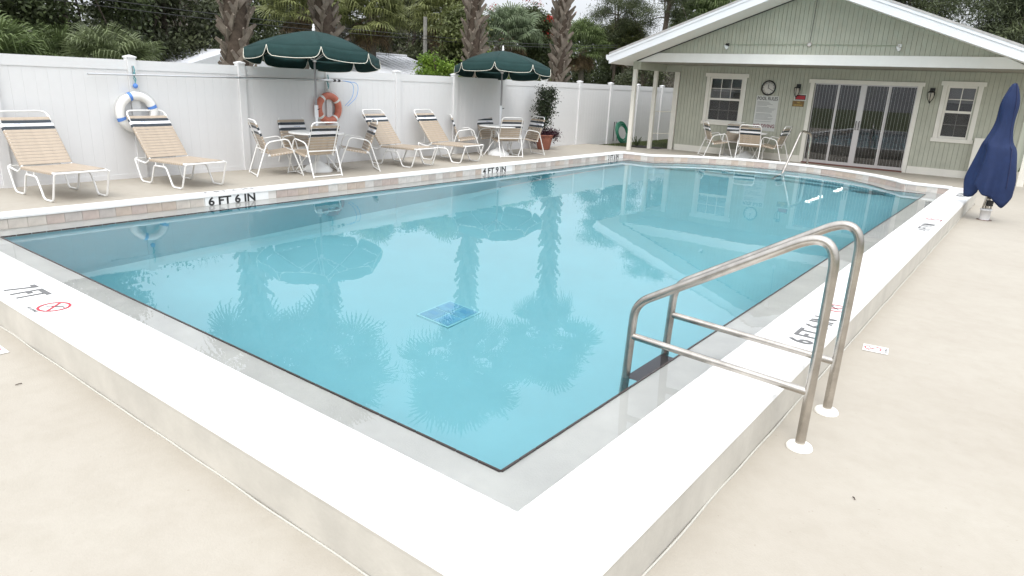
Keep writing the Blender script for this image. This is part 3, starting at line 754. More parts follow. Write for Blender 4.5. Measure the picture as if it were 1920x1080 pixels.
for k, (a, b) in enumerate(((.30, .36), (.42, .38))):
    q = MB(); q.tube(fillet([(0, 2.30, .015), (0, 2.30+a, -.02), (0, 2.30+a*.9, -.30), (.0, 2.36+.06*k, -.47-.01*k)], .22, 8), .006, 6); q.build('hook_loop', mat('blue_hook', (.16, .36, .70), .5), po)
for i, y in enumerate((2.76, 6.5)):
    h = thing('pole_hook', 'small hook on the fence post holding the pole above the %s life ring' % ('white' if i == 0 else 'orange'), 'hook', (FX+.065, y, 1.84))
    q = MB(); q.box((0, -.012, -.08), (.006, .012, .06)); q.tube([(.003, 0, -.07), (.05, 0, -.09), (.085, 0, -.07), (.085, 0, -.03)], .005, 6); q.build('hook_bracket', M_alu, h)

# ------------------------------------------------------------------ foliage helpers
def quads_mesh(name, cen, dirs, nrm, ln, wd, m):
    """diamond leaves; cen,dirs,nrm (n,3); ln,wd (n)"""
    n = len(cen); side = np.cross(dirs, nrm); side /= (np.linalg.norm(side, axis=1)[:, None]+1e-9)
    v = np.empty((n, 4, 3)); v[:, 0] = cen-dirs*ln[:, None]*.5; v[:, 1] = cen+side*wd[:, None]*.5-dirs*ln[:, None]*.05; v[:, 2] = cen+dirs*ln[:, None]*.5-nrm*ln[:, None]*.08; v[:, 3] = cen-side*wd[:, None]*.5-dirs*ln[:, None]*.05
    me = bpy.data.meshes.new(name); me.vertices.add(4*n); me.vertices.foreach_set('co', v.reshape(-1))
    me.loops.add(4*n); me.loops.foreach_set('vertex_index', np.arange(4*n, dtype=np.int32))
    me.polygons.add(n); me.polygons.foreach_set('loop_start', np.arange(0, 4*n, 4, dtype=np.int32)); me.polygons.foreach_set('loop_total', np.full(n, 4, dtype=np.int32))
    me.update(calc_edges=True); me.materials.append(m); return me
def cloud(blobs, per, size, m, name='crown', narrow=.55, hollow=.55, droop=.3, seed=0, clump=28):
    """blobs: (x,y,z,rx,ry,rz); leaves gathered in twigs-like clumps over each blob"""
    g = np.random.default_rng(seed+11); C_, D_, N_, S_ = [], [], [], []
    for (x, y, z, rx, ry, rz) in blobs:
        nc = max(1, per//clump); u = g.normal(size=(nc, 3)); u /= np.linalg.norm(u, axis=1)[:, None]
        rad = hollow+(1-hollow)*g.random(nc)**.6; rad *= 1+.18*np.sin(3*u[:, 0]*4+seed)*np.cos(u[:, 1]*5)
        cc = np.array([x, y, z])+u*rad[:, None]*np.array([rx, ry, rz])
        cs = size*(2.2+2.2*g.random(nc))
        for k in range(nc):
            p = cc[k]+g.normal(size=(clump, 3))*cs[k]*np.array([.5, .5, .34])
            d = g.normal(size=(clump, 3))+u[k]*.9; d[:, 2] -= droop; d /= np.linalg.norm(d, axis=1)[:, None]
            nn_ = g.normal(size=(clump, 3))*.7+np.array([0, 0, 1.]); nn_ /= np.linalg.norm(nn_, axis=1)[:, None]
            C_.append(p); D_.append(d); N_.append(nn_); S_.append(size*(.6+.8*g.random(clump)))
    C_ = np.concatenate(C_); D_ = np.concatenate(D_); N_ = np.concatenate(N_); S_ = np.concatenate(S_)
    return quads_mesh(name, C_, D_, N_, S_, S_*narrow, m)
def limbs(trunk_pts, r0, r1, ends, rb=.05, seg=9):
    mb = MB(); n = len(trunk_pts); mb.tube(trunk_pts, [r0+(r1-r0)*i/(n-1) for i in range(n)], seg)
    g = random.Random(len(ends)*7+int(r0*100))
    for e in ends:
        k = g.uniform(.45, .95); i = min(n-2, int(k*(n-1))); a = Vector(trunk_pts[i]).lerp(Vector(trunk_pts[i+1]), k*(n-1)-i); e = Vector(e)
        mid = a.lerp(e, .5)+Vector((g.uniform(-.2, .2), g.uniform(-.2, .2), g.uniform(.0, .3)))
        mb.tube([a, a.lerp(mid, .5)+Vector((0, 0, .06)), mid, e], [rb, rb*.8, rb*.55, rb*.18], 6)
    return mb
LM = {
 'oak': leafmat('oak_leaf', (.095, .118, .045), (.04, .056, .025)),
 'dark': leafmat('dark_leaf', (.088, .100, .045), (.040, .050, .026)),
 'olive': leafmat('olive_leaf', (.15, .17, .055), (.07, .09, .035)),
 'lime': leafmat('lime_leaf', (.24, .34, .045), (.10, .19, .03), .35),
 'pine': leafmat('pine_needle', (.11, .13, .06), (.05, .065, .035)),
 'grey': leafmat('bare_twig', (.22, .20, .17), (.12, .105, .085), .1),
 'palm': leafmat('palm_frond_green', (.16, .21, .075), (.085, .12, .05), .3, .35),
 'palm2': leafmat('palm_frond_yellow', (.25, .27, .10), (.13, .15, .06), .3, .35),
 'pale': leafmat('palm_frond_pale', (.22, .26, .13), (.13, .16, .08), .3, .35),
 'dead': leafmat('palm_frond_dead', (.24, .175, .10), (.13, .09, .05), .2, .3),
 'blue': leafmat('palmetto_blue', (.19, .235, .13), (.10, .14, .08), .3, .3),
 'purple': leafmat('purple_leaf', (.07, .018, .03), (.03, .008, .018), .2),
 'red': leafmat('red_blossom', (.42, .035, .02), (.25, .02, .02), .3),
}
# ------------------------------------------------------------------ sabal palms
def frond_mesh(m, seed, droop=.5, petiole=.9, blade=.85, nseg=26, stalk=True):
    g = random.Random(seed); mb = MB()
    # petiole leaves the trunk along +x, arching down
    pet = [(0, 0, 0), (petiole*.5, 0, .05*petiole), (petiole, 0, -.02*petiole)]
    if stalk: mb.tube(pet, [.022, .016, .010], 4, caps=False)
    base = Vector(pet[-1]); 
    for k in range(nseg):
        f = k/(nseg-1)*2-1; a = f*R(118); L = blade*(1-.28*abs(f)**1.5)*g.uniform(.88, 1.08)
        d0 = Vector((math.cos(a), math.sin(a), .22*(1-abs(f))-.1)).normalized()
        w = blade*.032; s_ = Vector((-math.sin(a), math.cos(a), 0))
        p1 = base+d0*L*.50+Vector((0, 0, .03)); p2 = base+d0*L*.80+Vector((0, 0, -droop*.10*L)); dd = droop*g.uniform(.55, 1.25)
        p3 = base+Vector((d0.x, d0.y, 0))*L*(1-.22*dd)+Vector((0, 0, -dd*.42*L+d0.z*L*.4))
        fold = Vector((0, 0, w*.5))
        mb.add([base, p1+s_*w-fold, p1+fold*.6, p1-s_*w-fold, p2+s_*w*.6-fold, p2-s_*w*.6-fold, p3], [(0, 1, 2), (0, 2, 3), (1, 4, 5, 3), (4, 6, 5)])
    return mb.mesh('frond', m)
FR = {}
def fronds(key, n=3, d0=.35, **kw):
    kk = (key, d0, tuple(sorted(kw.items())))
    if kk not in FR: FR[kk] = [frond_mesh(LM[key], 13*i+5, droop=d0+.35*i, **kw) for i in range(n)]
    return FR[kk]
boot_m = MB()   # split leaf base: flat wedge, broad at the trunk, cut square at the tip
boot_m.add([(.0, -.075, 0), (.0, .075, 0), (.045, .055, .13), (.045, -.055, .13), (.085, .028, .36), (.085, -.028, .36), (-.03, -.065, 0), (-.03, .065, 0), (.010, .048, .13), (.010, -.048, .13), (.062, .024, .37), (.062, -.024, .37)],
           [(0, 1, 2, 3), (3, 2, 4, 5), (7, 6, 9, 8), (8, 9, 11, 10), (1, 7, 8, 2), (2, 8, 10, 4), (6, 0, 3, 9), (9, 3, 5, 11), (5, 4, 10, 11)])
boot_me = boot_m.mesh('leaf_base', M_boot)
def palm(x, y, z0, h, label, r=.20, boots=0, zboot=0, lean=(0, 0), nf=42, key='palm', scale=1., dead=8, seed=0, group=None, spread=1., bootscale=1., d0=.35):
    g = random.Random(seed); t = thing('sabal_palm', label, 'palm tree', (x, y, z0), 0, group)
    n = 9; pts = [Vector((lean[0]*(i/(n-1))**1.3, lean[1]*(i/(n-1))**1.3, h*i/(n-1))) for i in range(n)]
    q = MB(); q.tube(pts, [r*(1.05-.12*math.sin(i*1.1+seed)) for i in range(n)], 14); q.build('trunk', M_fibre if boots else mat('palm_bark', (.19, .17, .145), .95, col2=(.10, .085, .07), scale=12, bump=.8, bscale=30), t)
    def ctr(zz): u = max(0, min(1, zz/h)); return Vector((lean[0]*u**1.3, lean[1]*u**1.3, zz))
    if boots:
        # crossed leaf bases wound round the trunk
        ga = 0; zz = zboot
        dz = (h-zboot)/boots
        for k in range(boots):
            ga += R(137.5); zz = zboot+k*dz
            a = ga+g.uniform(-.1, .1); c = ctr(zz)
            roll = (1 if k % 2 else -1)*R(g.uniform(27, 48))
            s_ = g.uniform(.85, 1.12)*bootscale
            M = Matrix.Translation(c+Vector((math.cos(a), math.sin(a), 0))*r*.86) @ Matrix.Rotation(a, 4, 'Z') @ Matrix.Rotation(roll, 4, 'X') @ Matrix.Rotation(R(g.uniform(-4, 14)), 4, 'Y') @ Matrix.Scale(s_, 4)
            o = link('leaf_base', boot_me, t); o.matrix_local = M
    top = ctr(h)
    for k in range(nf+dead):
        isdead = k >= nf
        u = (k+.5)/nf if not isdead else 1.
        a = k*R(137.5)+g.uniform(-.2, .2)
        el = R(82-100*u**.9+g.uniform(-8, 8)) if not isdead else R(-62+g.uniform(-14, 20))
        ms = fronds('dead', 2) if isdead else fronds(key, 3, d0)
        M = Matrix.Translation(top+Vector((math.cos(a)*r*.6, math.sin(a)*r*.6, g.uniform(-.25, .1)))) @ Matrix.Rotation(a, 4, 'Z') @ Matrix.Rotation(-el, 4, 'Y') @ Matrix.Rotation(R(g.uniform(-25, 25)), 4, 'X') @ Matrix.Scale(scale*g.uniform(.85, 1.12)*(.85 if isdead else 1), 4)
        o = link('frond', g.choice(ms), t); o.matrix_local = M
    return t
BG = -.16
palm(-12.5, 6.25, BG, 6.2, 'thick booted palm trunk rising left of the left green umbrella', .215, 170, 1.2, (-.1, .15), 54, seed=1, scale=1.3, bootscale=1.15, dead=6)
palm(-12.5, 9.10, BG, 6.6, 'booted palm trunk leaning left behind the peak of left umbrella', .205, 160, 1.4, (-.5, -.75), 54, seed=2, scale=1.3, bootscale=1.1, dead=6)
palm(-12.5, 14.15, BG, 8.3, 'booted palm trunk rising just left of the right umbrella peak', .205, 210, 1.2, (.1, -.35), 56, seed=3, scale=1.35, bootscale=1.2)
palm(-12.5, 18.7, BG, 8.6, 'booted palm trunk standing behind the potted topiary', .205, 220, 1.0, (.1, .1), 52, seed=4, scale=1.3, bootscale=1.25)
# background palms (x, y, crown height, ...)
bgp = [(-17, 5.55, 2.0, 'pale green young palm above the fence left of the white life ring', 'pale', 30, .92, .16),
       (-20, 5.55, 2.2, 'low dusky palm above the fence at the left, beside the pale one', 'palm', 30, .8, .15),
       (-16.5, 2.9, 1.9, 'drooping palm cut by the left edge of the photo', 'palm', 30, 1.1, .16),
       (-23, 19.2, 4.7, 'bushy fan palm between left umbrella and second utility gap', 'palm2', 46, 1.45, .20),
       (-23, 15.6, 4.6, 'bushy fan palm directly above the left umbrella', 'palm2', 44, 1.3, .20),
       (-22, 23.0, 4.9, 'tall palm with brown skirt left of the third booted trunk', 'palm2', 40, 1.5, .2),
       (-24, 30.5, 4.6, 'broad grey green palm between the third and fourth trunks', 'blue', 44, 1.5, .2),
       (-26, 41.6, 4.7, 'palm with hanging dead skirt above the third fence post from the building', 'palm', 42, 1.6, .2),
       (-25, 46.0, 5.2, 'palm leaning over the left eave of the building', 'palm2', 42, 1.6, .2),
       (-20, 48.5, 7.0, 'large palm with long drooping fronds above the roof slope', 'palm', 40, 2.1, .3),
       (-17, 53.0, 8.8, 'palm crown showing over the middle of the roof slope', 'palm', 36, 2.0, .3)]
for i, (x, y, h, lb, k, n_, sc, r) in enumerate(bgp): palm(x, y, BG, h, lb, r, 0, 0, (0, 0), int(n_*1.5), k, sc*.80, 14, 20+i, 'fan palms beyond the fence', d0=.75)
# palmetto clump close behind the fence
pal = thing('palmetto', 'spiky palmetto clump behind the fence beside the white metal roof', 'palmetto', (-13.5, 12.4, 1.0))
for k in range(16):
    g = random.Random(k+90); a = k*R(137.5); el = R(g.uniform(15, 80))
    o = link('frond', g.choice(fronds('blue')), pal); o.matrix_local = Matrix.Rotation(a, 4, 'Z') @ Matrix.Rotation(-el, 4, 'Y') @ Matrix.Scale(.62, 4)
q = MB(); q.tube([(0, 0, -1.16), (0, 0, .05)], .09, 8); q.build('stem', M_fibre, pal)

# ------------------------------------------------------------------ broadleaf trees and pines beyond the fence
def tree(x, y, h, w, key, label, seed, blobs=9, per=1600, size=.11, name='broadleaf_tree', zlow=.25, narrow=.55, trunk_r=.16, lean=(0, 0), hollow=.5, cat='tree', rb=.05):
    g = random.Random(seed); t = thing(name, label, cat, (x, y, BG), 0, 'trees beyond the fence')
    bs = []
    for k in range(blobs):
        u = (k+.5)/blobs; a = k*R(137.5)+seed; zz = h*(zlow+(1-zlow)*u)-.1*h; rr = w*.62*math.sqrt(max(.05, 1-(2*u-.85)**2*.8))*g.uniform(.45, 1)
        rad = w*g.uniform(.24, .38); bs.append((rr*math.cos(a)+lean[0]*u, rr*math.sin(a)+lean[1]*u, zz, rad, rad, rad*g.uniform(.6, .85)))
    link('crown', cloud(bs, per, size, LM[key], 'crown', narrow, hollow, seed=seed), t)
    limbs([(0, 0, 0), (lean[0]*.2, lean[1]*.2, h*.3), (lean[0]*.6, lean[1]*.6, h*.62), (lean[0], lean[1], h*.92)], trunk_r, trunk_r*.3, [b[:3] for b in bs], rb).build('trunk', M_bark, t)
    return t
trees = [
 (-21, 2.5, 7.8, 3.4, 'dark', 'dark evergreen mass at the far left above the fence', 1), (-22, 6.5, 7.6, 3.0, 'oak', 'dark oak behind the pale young palm', 2),
 (-24, 10.5, 6.4, 3.0, 'dark', 'dark leafy tree left of the sky gap, crossed by cables', 3), (-28, 12.6, 4.0, 2.1, 'olive', 'rounded olive green bush left of the first booted palm trunk', 4),
 (-30, 17.0, 8.0, 3.4, 'oak', 'oak behind the first booted palm trunk', 5), (-34, 25, 8.5, 3.6, 'dark', 'dark tree in the distance behind the left umbrella', 6),
 (-27, 25.8, 8.0, 2.8, 'dark', 'dark tree behind the grey utility pole', 7), (-17.5, 17.6, 3.1, 1.2, 'lime', 'bright green bush beside the grey utility pole', 8),
 (-19.5, 21.5, 5.4, 1.5, 'olive', 'yellow green tree right of the third booted trunk', 9), (-17.0, 20.2, 3.25, 1.35, 'lime', 'bright lime green bush behind the right umbrella', 10),
 (-24.5, 33.5, 7.0, 2.3, 'oak', 'tree with red blossoms behind the fourth booted trunk', 11), (-30, 42, 7.0, 3.0, 'oak', 'dark tree between the fourth trunk and the building', 12),
 (-18, 24.5, 2.9, 1.2, 'olive', 'scrubby bush behind the fence right of the fourth trunk', 13), (-15.0, 30.0, 3.6, 1.8, 'dark', 'dark bush seen between the white porch posts', 14),
 (-28, 50, 7.6, 3.0, 'oak', 'green tree rising over the left eave', 15), (-14, 44, 7.6, 3.2, 'oak', 'leafy tree behind the porch posts', 16),
 (-36, 34, 8.2, 3.2, 'olive', 'distant olive tree seen between the palms', 17),
 (-13, 36, 3.8, 2.0, 'olive', 'green shrub behind the open side of the porch', 18)]
for (x, y, h, w, k, lb, s_) in trees:
    far = x < -20
    tree(x, y, h, w, k, lb, s_*3, 12 if h > 4 else 8, 2200 if h > 4 else 1400, .15 if h > 4 else .10, zlow=.18 if h > 4 else .3)
rb_t = [o for o in bpy.data.objects if o.get('label') == 'tree with red blossoms behind the fourth booted trunk'][0]
link('blossom', cloud([(random.uniform(-2.4, 2.4), random.uniform(-2, 2), random.uniform(4.6, 7), .22, .22, .18) for _ in range(26)], 60, .09, LM['red'], 'blossom', .7, .2, clump=12, seed=4), rb_t)
# grey bare trees with hanging twigs
for i, (x, y, h, w, lb) in enumerate(((-25, 18.5, 7.0, 2.2, 'leafless grey tree behind the left umbrella'), (-31.5, 27.9, 6.6, 2.2, 'grey mossy tangle of bare branches left of the utility pole'), (-22.5, 26.5, 4.0, 1.6, 'bare grey brush behind the third booted trunk'), (-27, 12.6, 7.4, 1.8, 'thin bare tree in the sky gap at the left'), (-16, 33.5, 4.6, 2.0, 'bare brown brush seen through the porch'))):
    tree(x, y, h, w, 'grey', lb, 60+i, 12, 900, .26, 'bare_tree', .15, .07, .09, (0, 0), .2, rb=.035)
# pines
def pine(x, y, h, w, label, seed, r=.16, lean=(0, 0), zlow=.45, blobs=22, per=900):
    g = random.Random(seed); t = thing('pine_tree', label, 'pine tree', (x, y, BG), 0, 'pines beyond the fence'); bs = []
    for k in range(blobs):
        u = (k+.5)/blobs; a = k*R(137.5); zz = h*(zlow+(1-zlow)*u); rr = w*(1.05-.75*u)*g.uniform(.35, 1); rad = w*g.uniform(.14, .24)
        bs.append((rr*math.cos(a)+lean[0]*u, rr*math.sin(a)+lean[1]*u, zz, rad*1.3, rad*1.3, rad*.5))
    link('crown', cloud(bs, int(per*1.5), .19, LM['pine'], 'crown', .17, .25, .1, seed=seed, clump=36), t)
    limbs([(0, 0, 0), (lean[0]*.3, lean[1]*.3, h*.33), (lean[0]*.6, lean[1]*.6, h*.66), (lean[0], lean[1], h)], r, r*.3, [b[:3] for b in bs], .05).build('trunk', M_bark, t)
pine(-21, 43.2, 12.5, 2.8, 'tall pine with dark trunk crossing the sky above the left roof slope', 5, .27, (.8, .6), .5)
pine(-25, 44.6, 11.0, 2.8, 'thin pine with open branches left of the dark trunked pine', 6, .14, (-.4, .5), .45)
pine(-4.4, 33, 8.6, 3.6, 'big pine behind the right roof slope', 7, .2, (0, 0), .25, 34, 1500)
pine(.4, 31, 8.2, 3.6, 'spreading pine above the lower right eave', 8, .2, (0, 0), .2, 36, 1500)
pine(4.5, 29, 8.5, 3.4, 'pine cut by the right edge of the photo', 9, .2, (0, 0), .2, 30, 1300)
pine(-8.5, 38, 9.0, 3.2, 'pine behind the ridge of the green building', 10, .2, (0, 0), .3, 26, 1200)
# far wood that closes the view
wd = []
for k in range(64):
    a = k/63; x = -62+74*a; y = 4+64*a**.8+random.uniform(-3, 3) if False else None
pts_w = [(-40, -16), (-42, -4), (-43, 8), (-44, 20), (-44, 32), (-42, 44), (-38, 56), (-30, 66), (-18, 70), (-5, 66), (8, 60), (20, 52)]
for (x0, y0), (x1, y1) in zip(pts_w, pts_w[1:]):
    for k in range(5):
        u = k/5; wd.append((x0+(x1-x0)*u+random.uniform(-1.5, 1.5), y0+(y1-y0)*u+random.uniform(-1, 1), random.uniform(1.8, 4.4), 2.6, 2.6, random.uniform(2.4, 3.4)))
        wd.append((x0+(x1-x0)*u+random.uniform(-1.5, 1.5), y0+(y1-y0)*u+random.uniform(-1, 1), random.uniform(.8, 2.2), 2.8, 2.8, 2.2))
wo_ = link('distant_woodland', cloud(wd, 1500, .34, LM['dark'], 'distant_woodland', .6, .6, seed=3)); tag(wo_, 'dark distant woodland closing the view beyond the fence', 'woodland', kind='stuff')

# ------------------------------------------------------------------ sheds, utility pole and cables
def shed(x, y, w, d, ze, zr, label, m, hip=False):
    t = thing('neighbour_house', label, 'house', (x, y, BG), 0, 'white roofed houses beyond the fence')
    q = MB(); q.box((-d/2+.3, -w/2+.3, 0), (d/2-.3, w/2-.3, ze-.05)); q.build('wall', mat('pale_wall', (.6, .6, .58), .8), t)
    q = MB(); i = w*.5-.02 if not hip else w*.12
    e0 = (-d/2, -w/2, ze); e1 = (d/2, -w/2, ze); e2 = (d/2, w/2, ze); e3 = (-d/2, w/2, ze); r0 = (0, -w/2+(w*.12 if hip else 0), zr); r1 = (0, w/2-(w*.12 if hip else 0), zr)
    q.add([e0, e1, e2, e3, r0, r1], [(1, 2, 5, 4), (3, 0, 4, 5), (0, 1, 4), (2, 3, 5), (3, 2, 1, 0)]); rf = q.build('roof', m, t)
    n = int(w/.4)
    q = MB()
    for k in range(1, n):
        yy = -w/2+w*k/n
        if hip and (abs(yy) > w/2-w*.12): continue
        q.tube([(d/2, yy, ze+.015), (0, yy, zr+.015)], .018, 4)
    q.build('roof_seams', m, rf)
    q = MB(); q.tube([(0, -w/2+(w*.12 if hip else 0), zr+.02), (0, w/2-(w*.12 if hip else 0), zr+.02)], .06, 6); q.build('ridge_cap', m, rf)
shed(-24.5, 20.9, 5.0, 6.5, 2.05+.16, 2.93+.16, 'low house with white metal roof behind the left umbrella', M_metalroof, True)
# gable end turned to us for the left one
t = thing('neighbour_house', 'white roof slope peeking over the fence left of the first palm trunk', 'house', (-23.6, 11.0, BG), 0, 'white roofed houses beyond the fence')
q = MB(); q.box((-3, -1.7, 0), (3, 1.7, 1.98)); q.add([(3, -1.7, 1.98), (3, 1.7, 1.98), (3, 0, 2.62)], [(0, 1, 2)]); q.build('wall', mat('pale_wall', (.6, .6, .58), .8), t)
q = MB(); q.add([(-3.2, -2.3, 1.98), (3.2, -2.3, 1.98), (3.2, 0, 2.74), (-3.2, 0, 2.74), (3.2, 2.3, 1.98), (-3.2, 2.3, 1.98)], [(0, 1, 2, 3), (3, 2, 4, 5), (1, 4, 2), (0, 3, 5)]); q.build('roof', M_metalroof, t)
up_ = thing('utility_pole', 'thin grey utility pole standing behind the fence and bushes', 'utility pole', (-19.0, 18.57, BG))
q = MB(); q.tube([(0, 0, 0), (0, 0, 4.45)], [.095, .075], 10); q.build('pole_shaft', mat('weathered_pole', (.26, .25, .23), .9, var=.2), up_)
for k, (dz, off) in enumerate(((.0, 0), (.20, .3))):
    cb_ = MB(); pts = []
    for (ya, za, yb, zb_) in ((-6, 3.95, 18.57, 3.42), (18.57, 3.42, 34, 4.1)):
        for i in range(13):
            u = i/12; pts.append((-18.9+off*.2, ya+(yb-ya)*u, za+(zb_-za)*u-(.30 if ya < 0 else .12)*math.sin(math.pi*u)+dz*(1-.35*u if ya < 0 else .65)))
    cb_.tube(pts, .012, 5); co_ = cb_.build('overhead_cable', M_black); tag(co_, ('upper' if k else 'lower')+' of the two black cables strung across the trees', 'cable', 'overhead cables')

# ------------------------------------------------------------------ pool house
YW, YG = 17.52, 15.9; XA, ZA, SL = -3.26, 4.30, .359
house = thing('pool_house', 'sage green gabled pool house with white beam, two windows and barred sliding doors', 'building', (XA, YW, 0))
HX, HY = XA, YW
def hb(mb, lo, hi): return mb.box((lo[0]-HX, lo[1]-HY, lo[2]), (hi[0]-HX, hi[1]-HY, hi[2]))
XL, XR = -7.25, 1.30
DOOR = (-3.40, -.965, .185, 2.255); WL_ = (-6.31, -5.33, 1.08, 2.33); WR_ = (-.34, .29, 1.07, 2.30)
opens = [DOOR, WL_, WR_]
def siding(x0, x1, y, z0, topf, opens, name, step=.1015, yb=.012):
    b = MB(); bk = MB(); x = x0; edges = [x0]
    while x < x1-1e-6:
        xe = min(x1, x+step); xm = (x+xe)/2
        spans = [(z0, None)]
        cut = sorted([(o[2], o[3]) for o in opens if o[0]-.005 < xm < o[1]+.005])
        lo = z0; rng_ = []
        for a, c in cut:
            if a > lo: rng_.append((lo, a, False))
            lo = c
        rng_.append((lo, None, True))
        for a, c, last in rng_:
            zl = topf(x) if last else c; zr = topf(xe) if last else c
            if max(zl, zr) <= a+.01: continue
            zl = max(zl, a+.001); zr = max(zr, a+.001)
            for (mb, yy0, yy1, g_) in ((b, y-.012, y, .0035), (bk, y+.0, y+.03, 0)):
                X0, X1 = x+g_-HX, xe-g_-HX; Y0, Y1 = yy0-HY, yy1-HY
                mb.add([(X0, Y0, a), (X1, Y0, a), (X1, Y1, a), (X0, Y1, a), (X0, Y0, zl), (X1, Y0, zr), (X1, Y1, zr), (X0, Y1, zl)], [(0, 3, 2, 1), (4, 5, 6, 7), (0, 1, 5, 4), (1, 2, 6, 5), (2, 3, 7, 6), (3, 0, 4, 7)])
        x = xe
    o = b.build(name, M_siding, house); o['kind'] = 'stuff'
    bk.build(name+'_backing', M_groove, house)
siding(XL, XR, YW, .15, lambda x: 2.62, opens, 'wall_siding')
siding(-7.85, 1.33, YG, 2.66, lambda x: ZA-SL*abs(x-XA)+.02, [], 'gable_siding')
# left side wall, back and floor, dark interior
q = MB(); hb(q, (XL, YW+.03, .05), (XL+.05, 31.5, 2.66)); q.build('side_wall', M_siding, house); q = MB(); hb(q, (XR-.05, YW+.03, .05), (XR, 31.5, 2.66)); q.build('side_wall', M_siding, house); q = MB(); hb(q, (XL, 31.5, .05), (XR, 31.6, 2.66)); q.build('back_wall', M_siding, house)
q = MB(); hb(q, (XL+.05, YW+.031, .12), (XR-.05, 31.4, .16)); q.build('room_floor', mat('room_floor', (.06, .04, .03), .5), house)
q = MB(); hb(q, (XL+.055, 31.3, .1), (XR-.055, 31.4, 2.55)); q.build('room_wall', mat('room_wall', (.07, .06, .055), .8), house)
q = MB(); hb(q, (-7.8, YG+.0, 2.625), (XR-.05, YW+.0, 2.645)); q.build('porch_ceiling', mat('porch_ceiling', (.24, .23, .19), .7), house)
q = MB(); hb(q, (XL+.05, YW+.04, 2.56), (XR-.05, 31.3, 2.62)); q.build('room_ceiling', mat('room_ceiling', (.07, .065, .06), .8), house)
# white front beam, green side beam, posts
bm_ = MB(); zb, zt_ = 2.64, 2.875
pl = [(-7.83, zb), (1.31, zb), (1.31-(zt_-2.68)/SL, zt_), (-7.83+(zt_-2.68)/SL, zt_)]
vs = [(x-HX, YG-.055-HY, z) for x, z in pl]+[(x-HX, YG-.0135-HY, z) for x, z in pl]
bm_.add(vs, [(0, 1, 2, 3), (7, 6, 5, 4), (0, 4, 5, 1), (1, 5, 6, 2), (2, 6, 7, 3), (3, 7, 4, 0)]); bm_.build('front_beam', mat('white_beam', (.80, .80, .77), .5, var=.04), house)
q = MB(); hb(q, (-7.86, YG-.05, 2.43), (-7.74, YW+.05, 2.678)); q.build('side_beam', M_siding, house)
q = MB(); hb(q, (-7.735, YW-.012, 2.43), (XL-.002, YW+.03, 2.62)); q.build('header_panel', M_siding, house)
q = MB(); hb(q, (-7.97, YG-.062, 2.42), (-7.83, YG+.05, 2.69)); q.build('beam_end', M_siding, house)
for (x0, y0) in ((-7.90, YG-.02), (-7.80, 17.0)):
    q = MB(); hb(q, (x0-.055, y0-.05, ZF-.02), (x0+.055, y0+.05, 2.43)); q.build('porch_post', M_trim, house, bevel=.006)
q = MB(); hb(q, (-7.42, YW-.06, .10), (-7.27, YW+.04, 2.43)); q.build('porch_post', M_trim, house, bevel=.006)
q = MB(); hb(q, (1.47, 16.85, .1), (1.60, 16.97, 2.64)); q.build('porch_post', M_trim, house, bevel=.006)
q = MB(); hb(q, (1.31, 16.9, 2.64), (1.6, 18.25, 2.75)); q.build('side_beam', M_siding, house)
for z in (.62, 1.27):
    q = MB(); q.tube([(-7.78-HX, 17.05-HY, z), (-7.40-HX, YW-.02-HY, z)], .016, 6); q.build('side_rail', M_trim, house)
# base board
for a, b in ((XL+.04, DOOR[0]-.11), (DOOR[1]+.11, .48), (.80, XR)):
    q = MB(); hb(q, (a, YW-.03, .12), (b, YW-.0125, .335)); q.build('base_board', M_trim, house)
# door casing
def casing(o, w, head, sill=True):
    x0, x1, z0, z1 = o; q = MB()
    hb(q, (x0-w, YW-.036, z0-(.0 if sill else .04)), (x0, YW+.02, z1)); hb(q, (x1, YW-.036, z0-(.0 if sill else .04)), (x1+w, YW+.02, z1))
    hb(q, (x0-w-.045, YW-.046, z1), (x1+w+.045, YW+.02, z1+head))
    if sill: hb(q, (x0-w-.03, YW-.05, z0-.09), (x1+w+.03, YW+.02, z0))
    return q
casing(DOOR, .10, .095, False).build('door_casing', M_trim, house)
q = MB(); hb(q, (DOOR[0]-.02, YW-.09, .15), (DOOR[1]+.02, YW+.12, .19)); q.build('door_sill', mat('red_brown_sill', (.13, .05, .035), .6), house)
M_dframe = mat('aluminium_door_frame', (.55, .53, .52), .4, metal=.3)
x0, x1, z0, z1 = DOOR; z0 += .005; pw = (x1-x0)/4
for k in range(4):
    a = x0+pw*k; b = a+pw; yy = YW+.05 if k in (0, 3) else YW+.02
    dpanel = MB(); s_ = .035 if k in (1, 2) else .028
    hb(dpanel, (a, yy-.02, z0), (a+(.07 if k == 2 else s_), yy+.02, z1)); hb(dpanel, (b-(.07 if k == 1 else s_), yy-.02, z0), (b, yy+.02, z1))
    hb(dpanel, (a+s_, yy-.019, z0), (b-s_, yy+.019, z0+.075)); hb(dpanel, (a+s_, yy-.019, z1-.03), (b-s_, yy+.019, z1))
    dp = dpanel.build('door_panel', M_dframe, house)
    gm = MB(); hb(gm, (a+s_, yy-.012, z0+.075), (b-s_, yy-.009, z1-.03)); gm.build('door_glass', M_glass, dp)
    nbar = 7
    for j in range(nbar):
        bx = a+s_+(pw-2*s_)*(j+.5)/nbar
        if k == 1 and bx > b-.07 or k == 2 and bx < a+.07: continue
        g_ = MB(); hb(g_, (bx-.0045, yy-.003, z0+.07), (bx+.0045, yy+.003, z1-.03)); g_.build('security_bar', mat('grey_bar', (.80, .79, .77), .5), dp)
    if k in (1, 2):
        hm = MB(); hx = b-.035 if k == 1 else a+.035
        hm.tube(fillet([(hx-HX, yy-.02-HY, 1.12), (hx-HX, yy-.055-HY, 1.14), (hx-HX, yy-.055-HY, 1.32), (hx-HX, yy-.02-HY, 1.34)], .02, 4), .009, 6); hm.build('door_handle', M_black, dp)
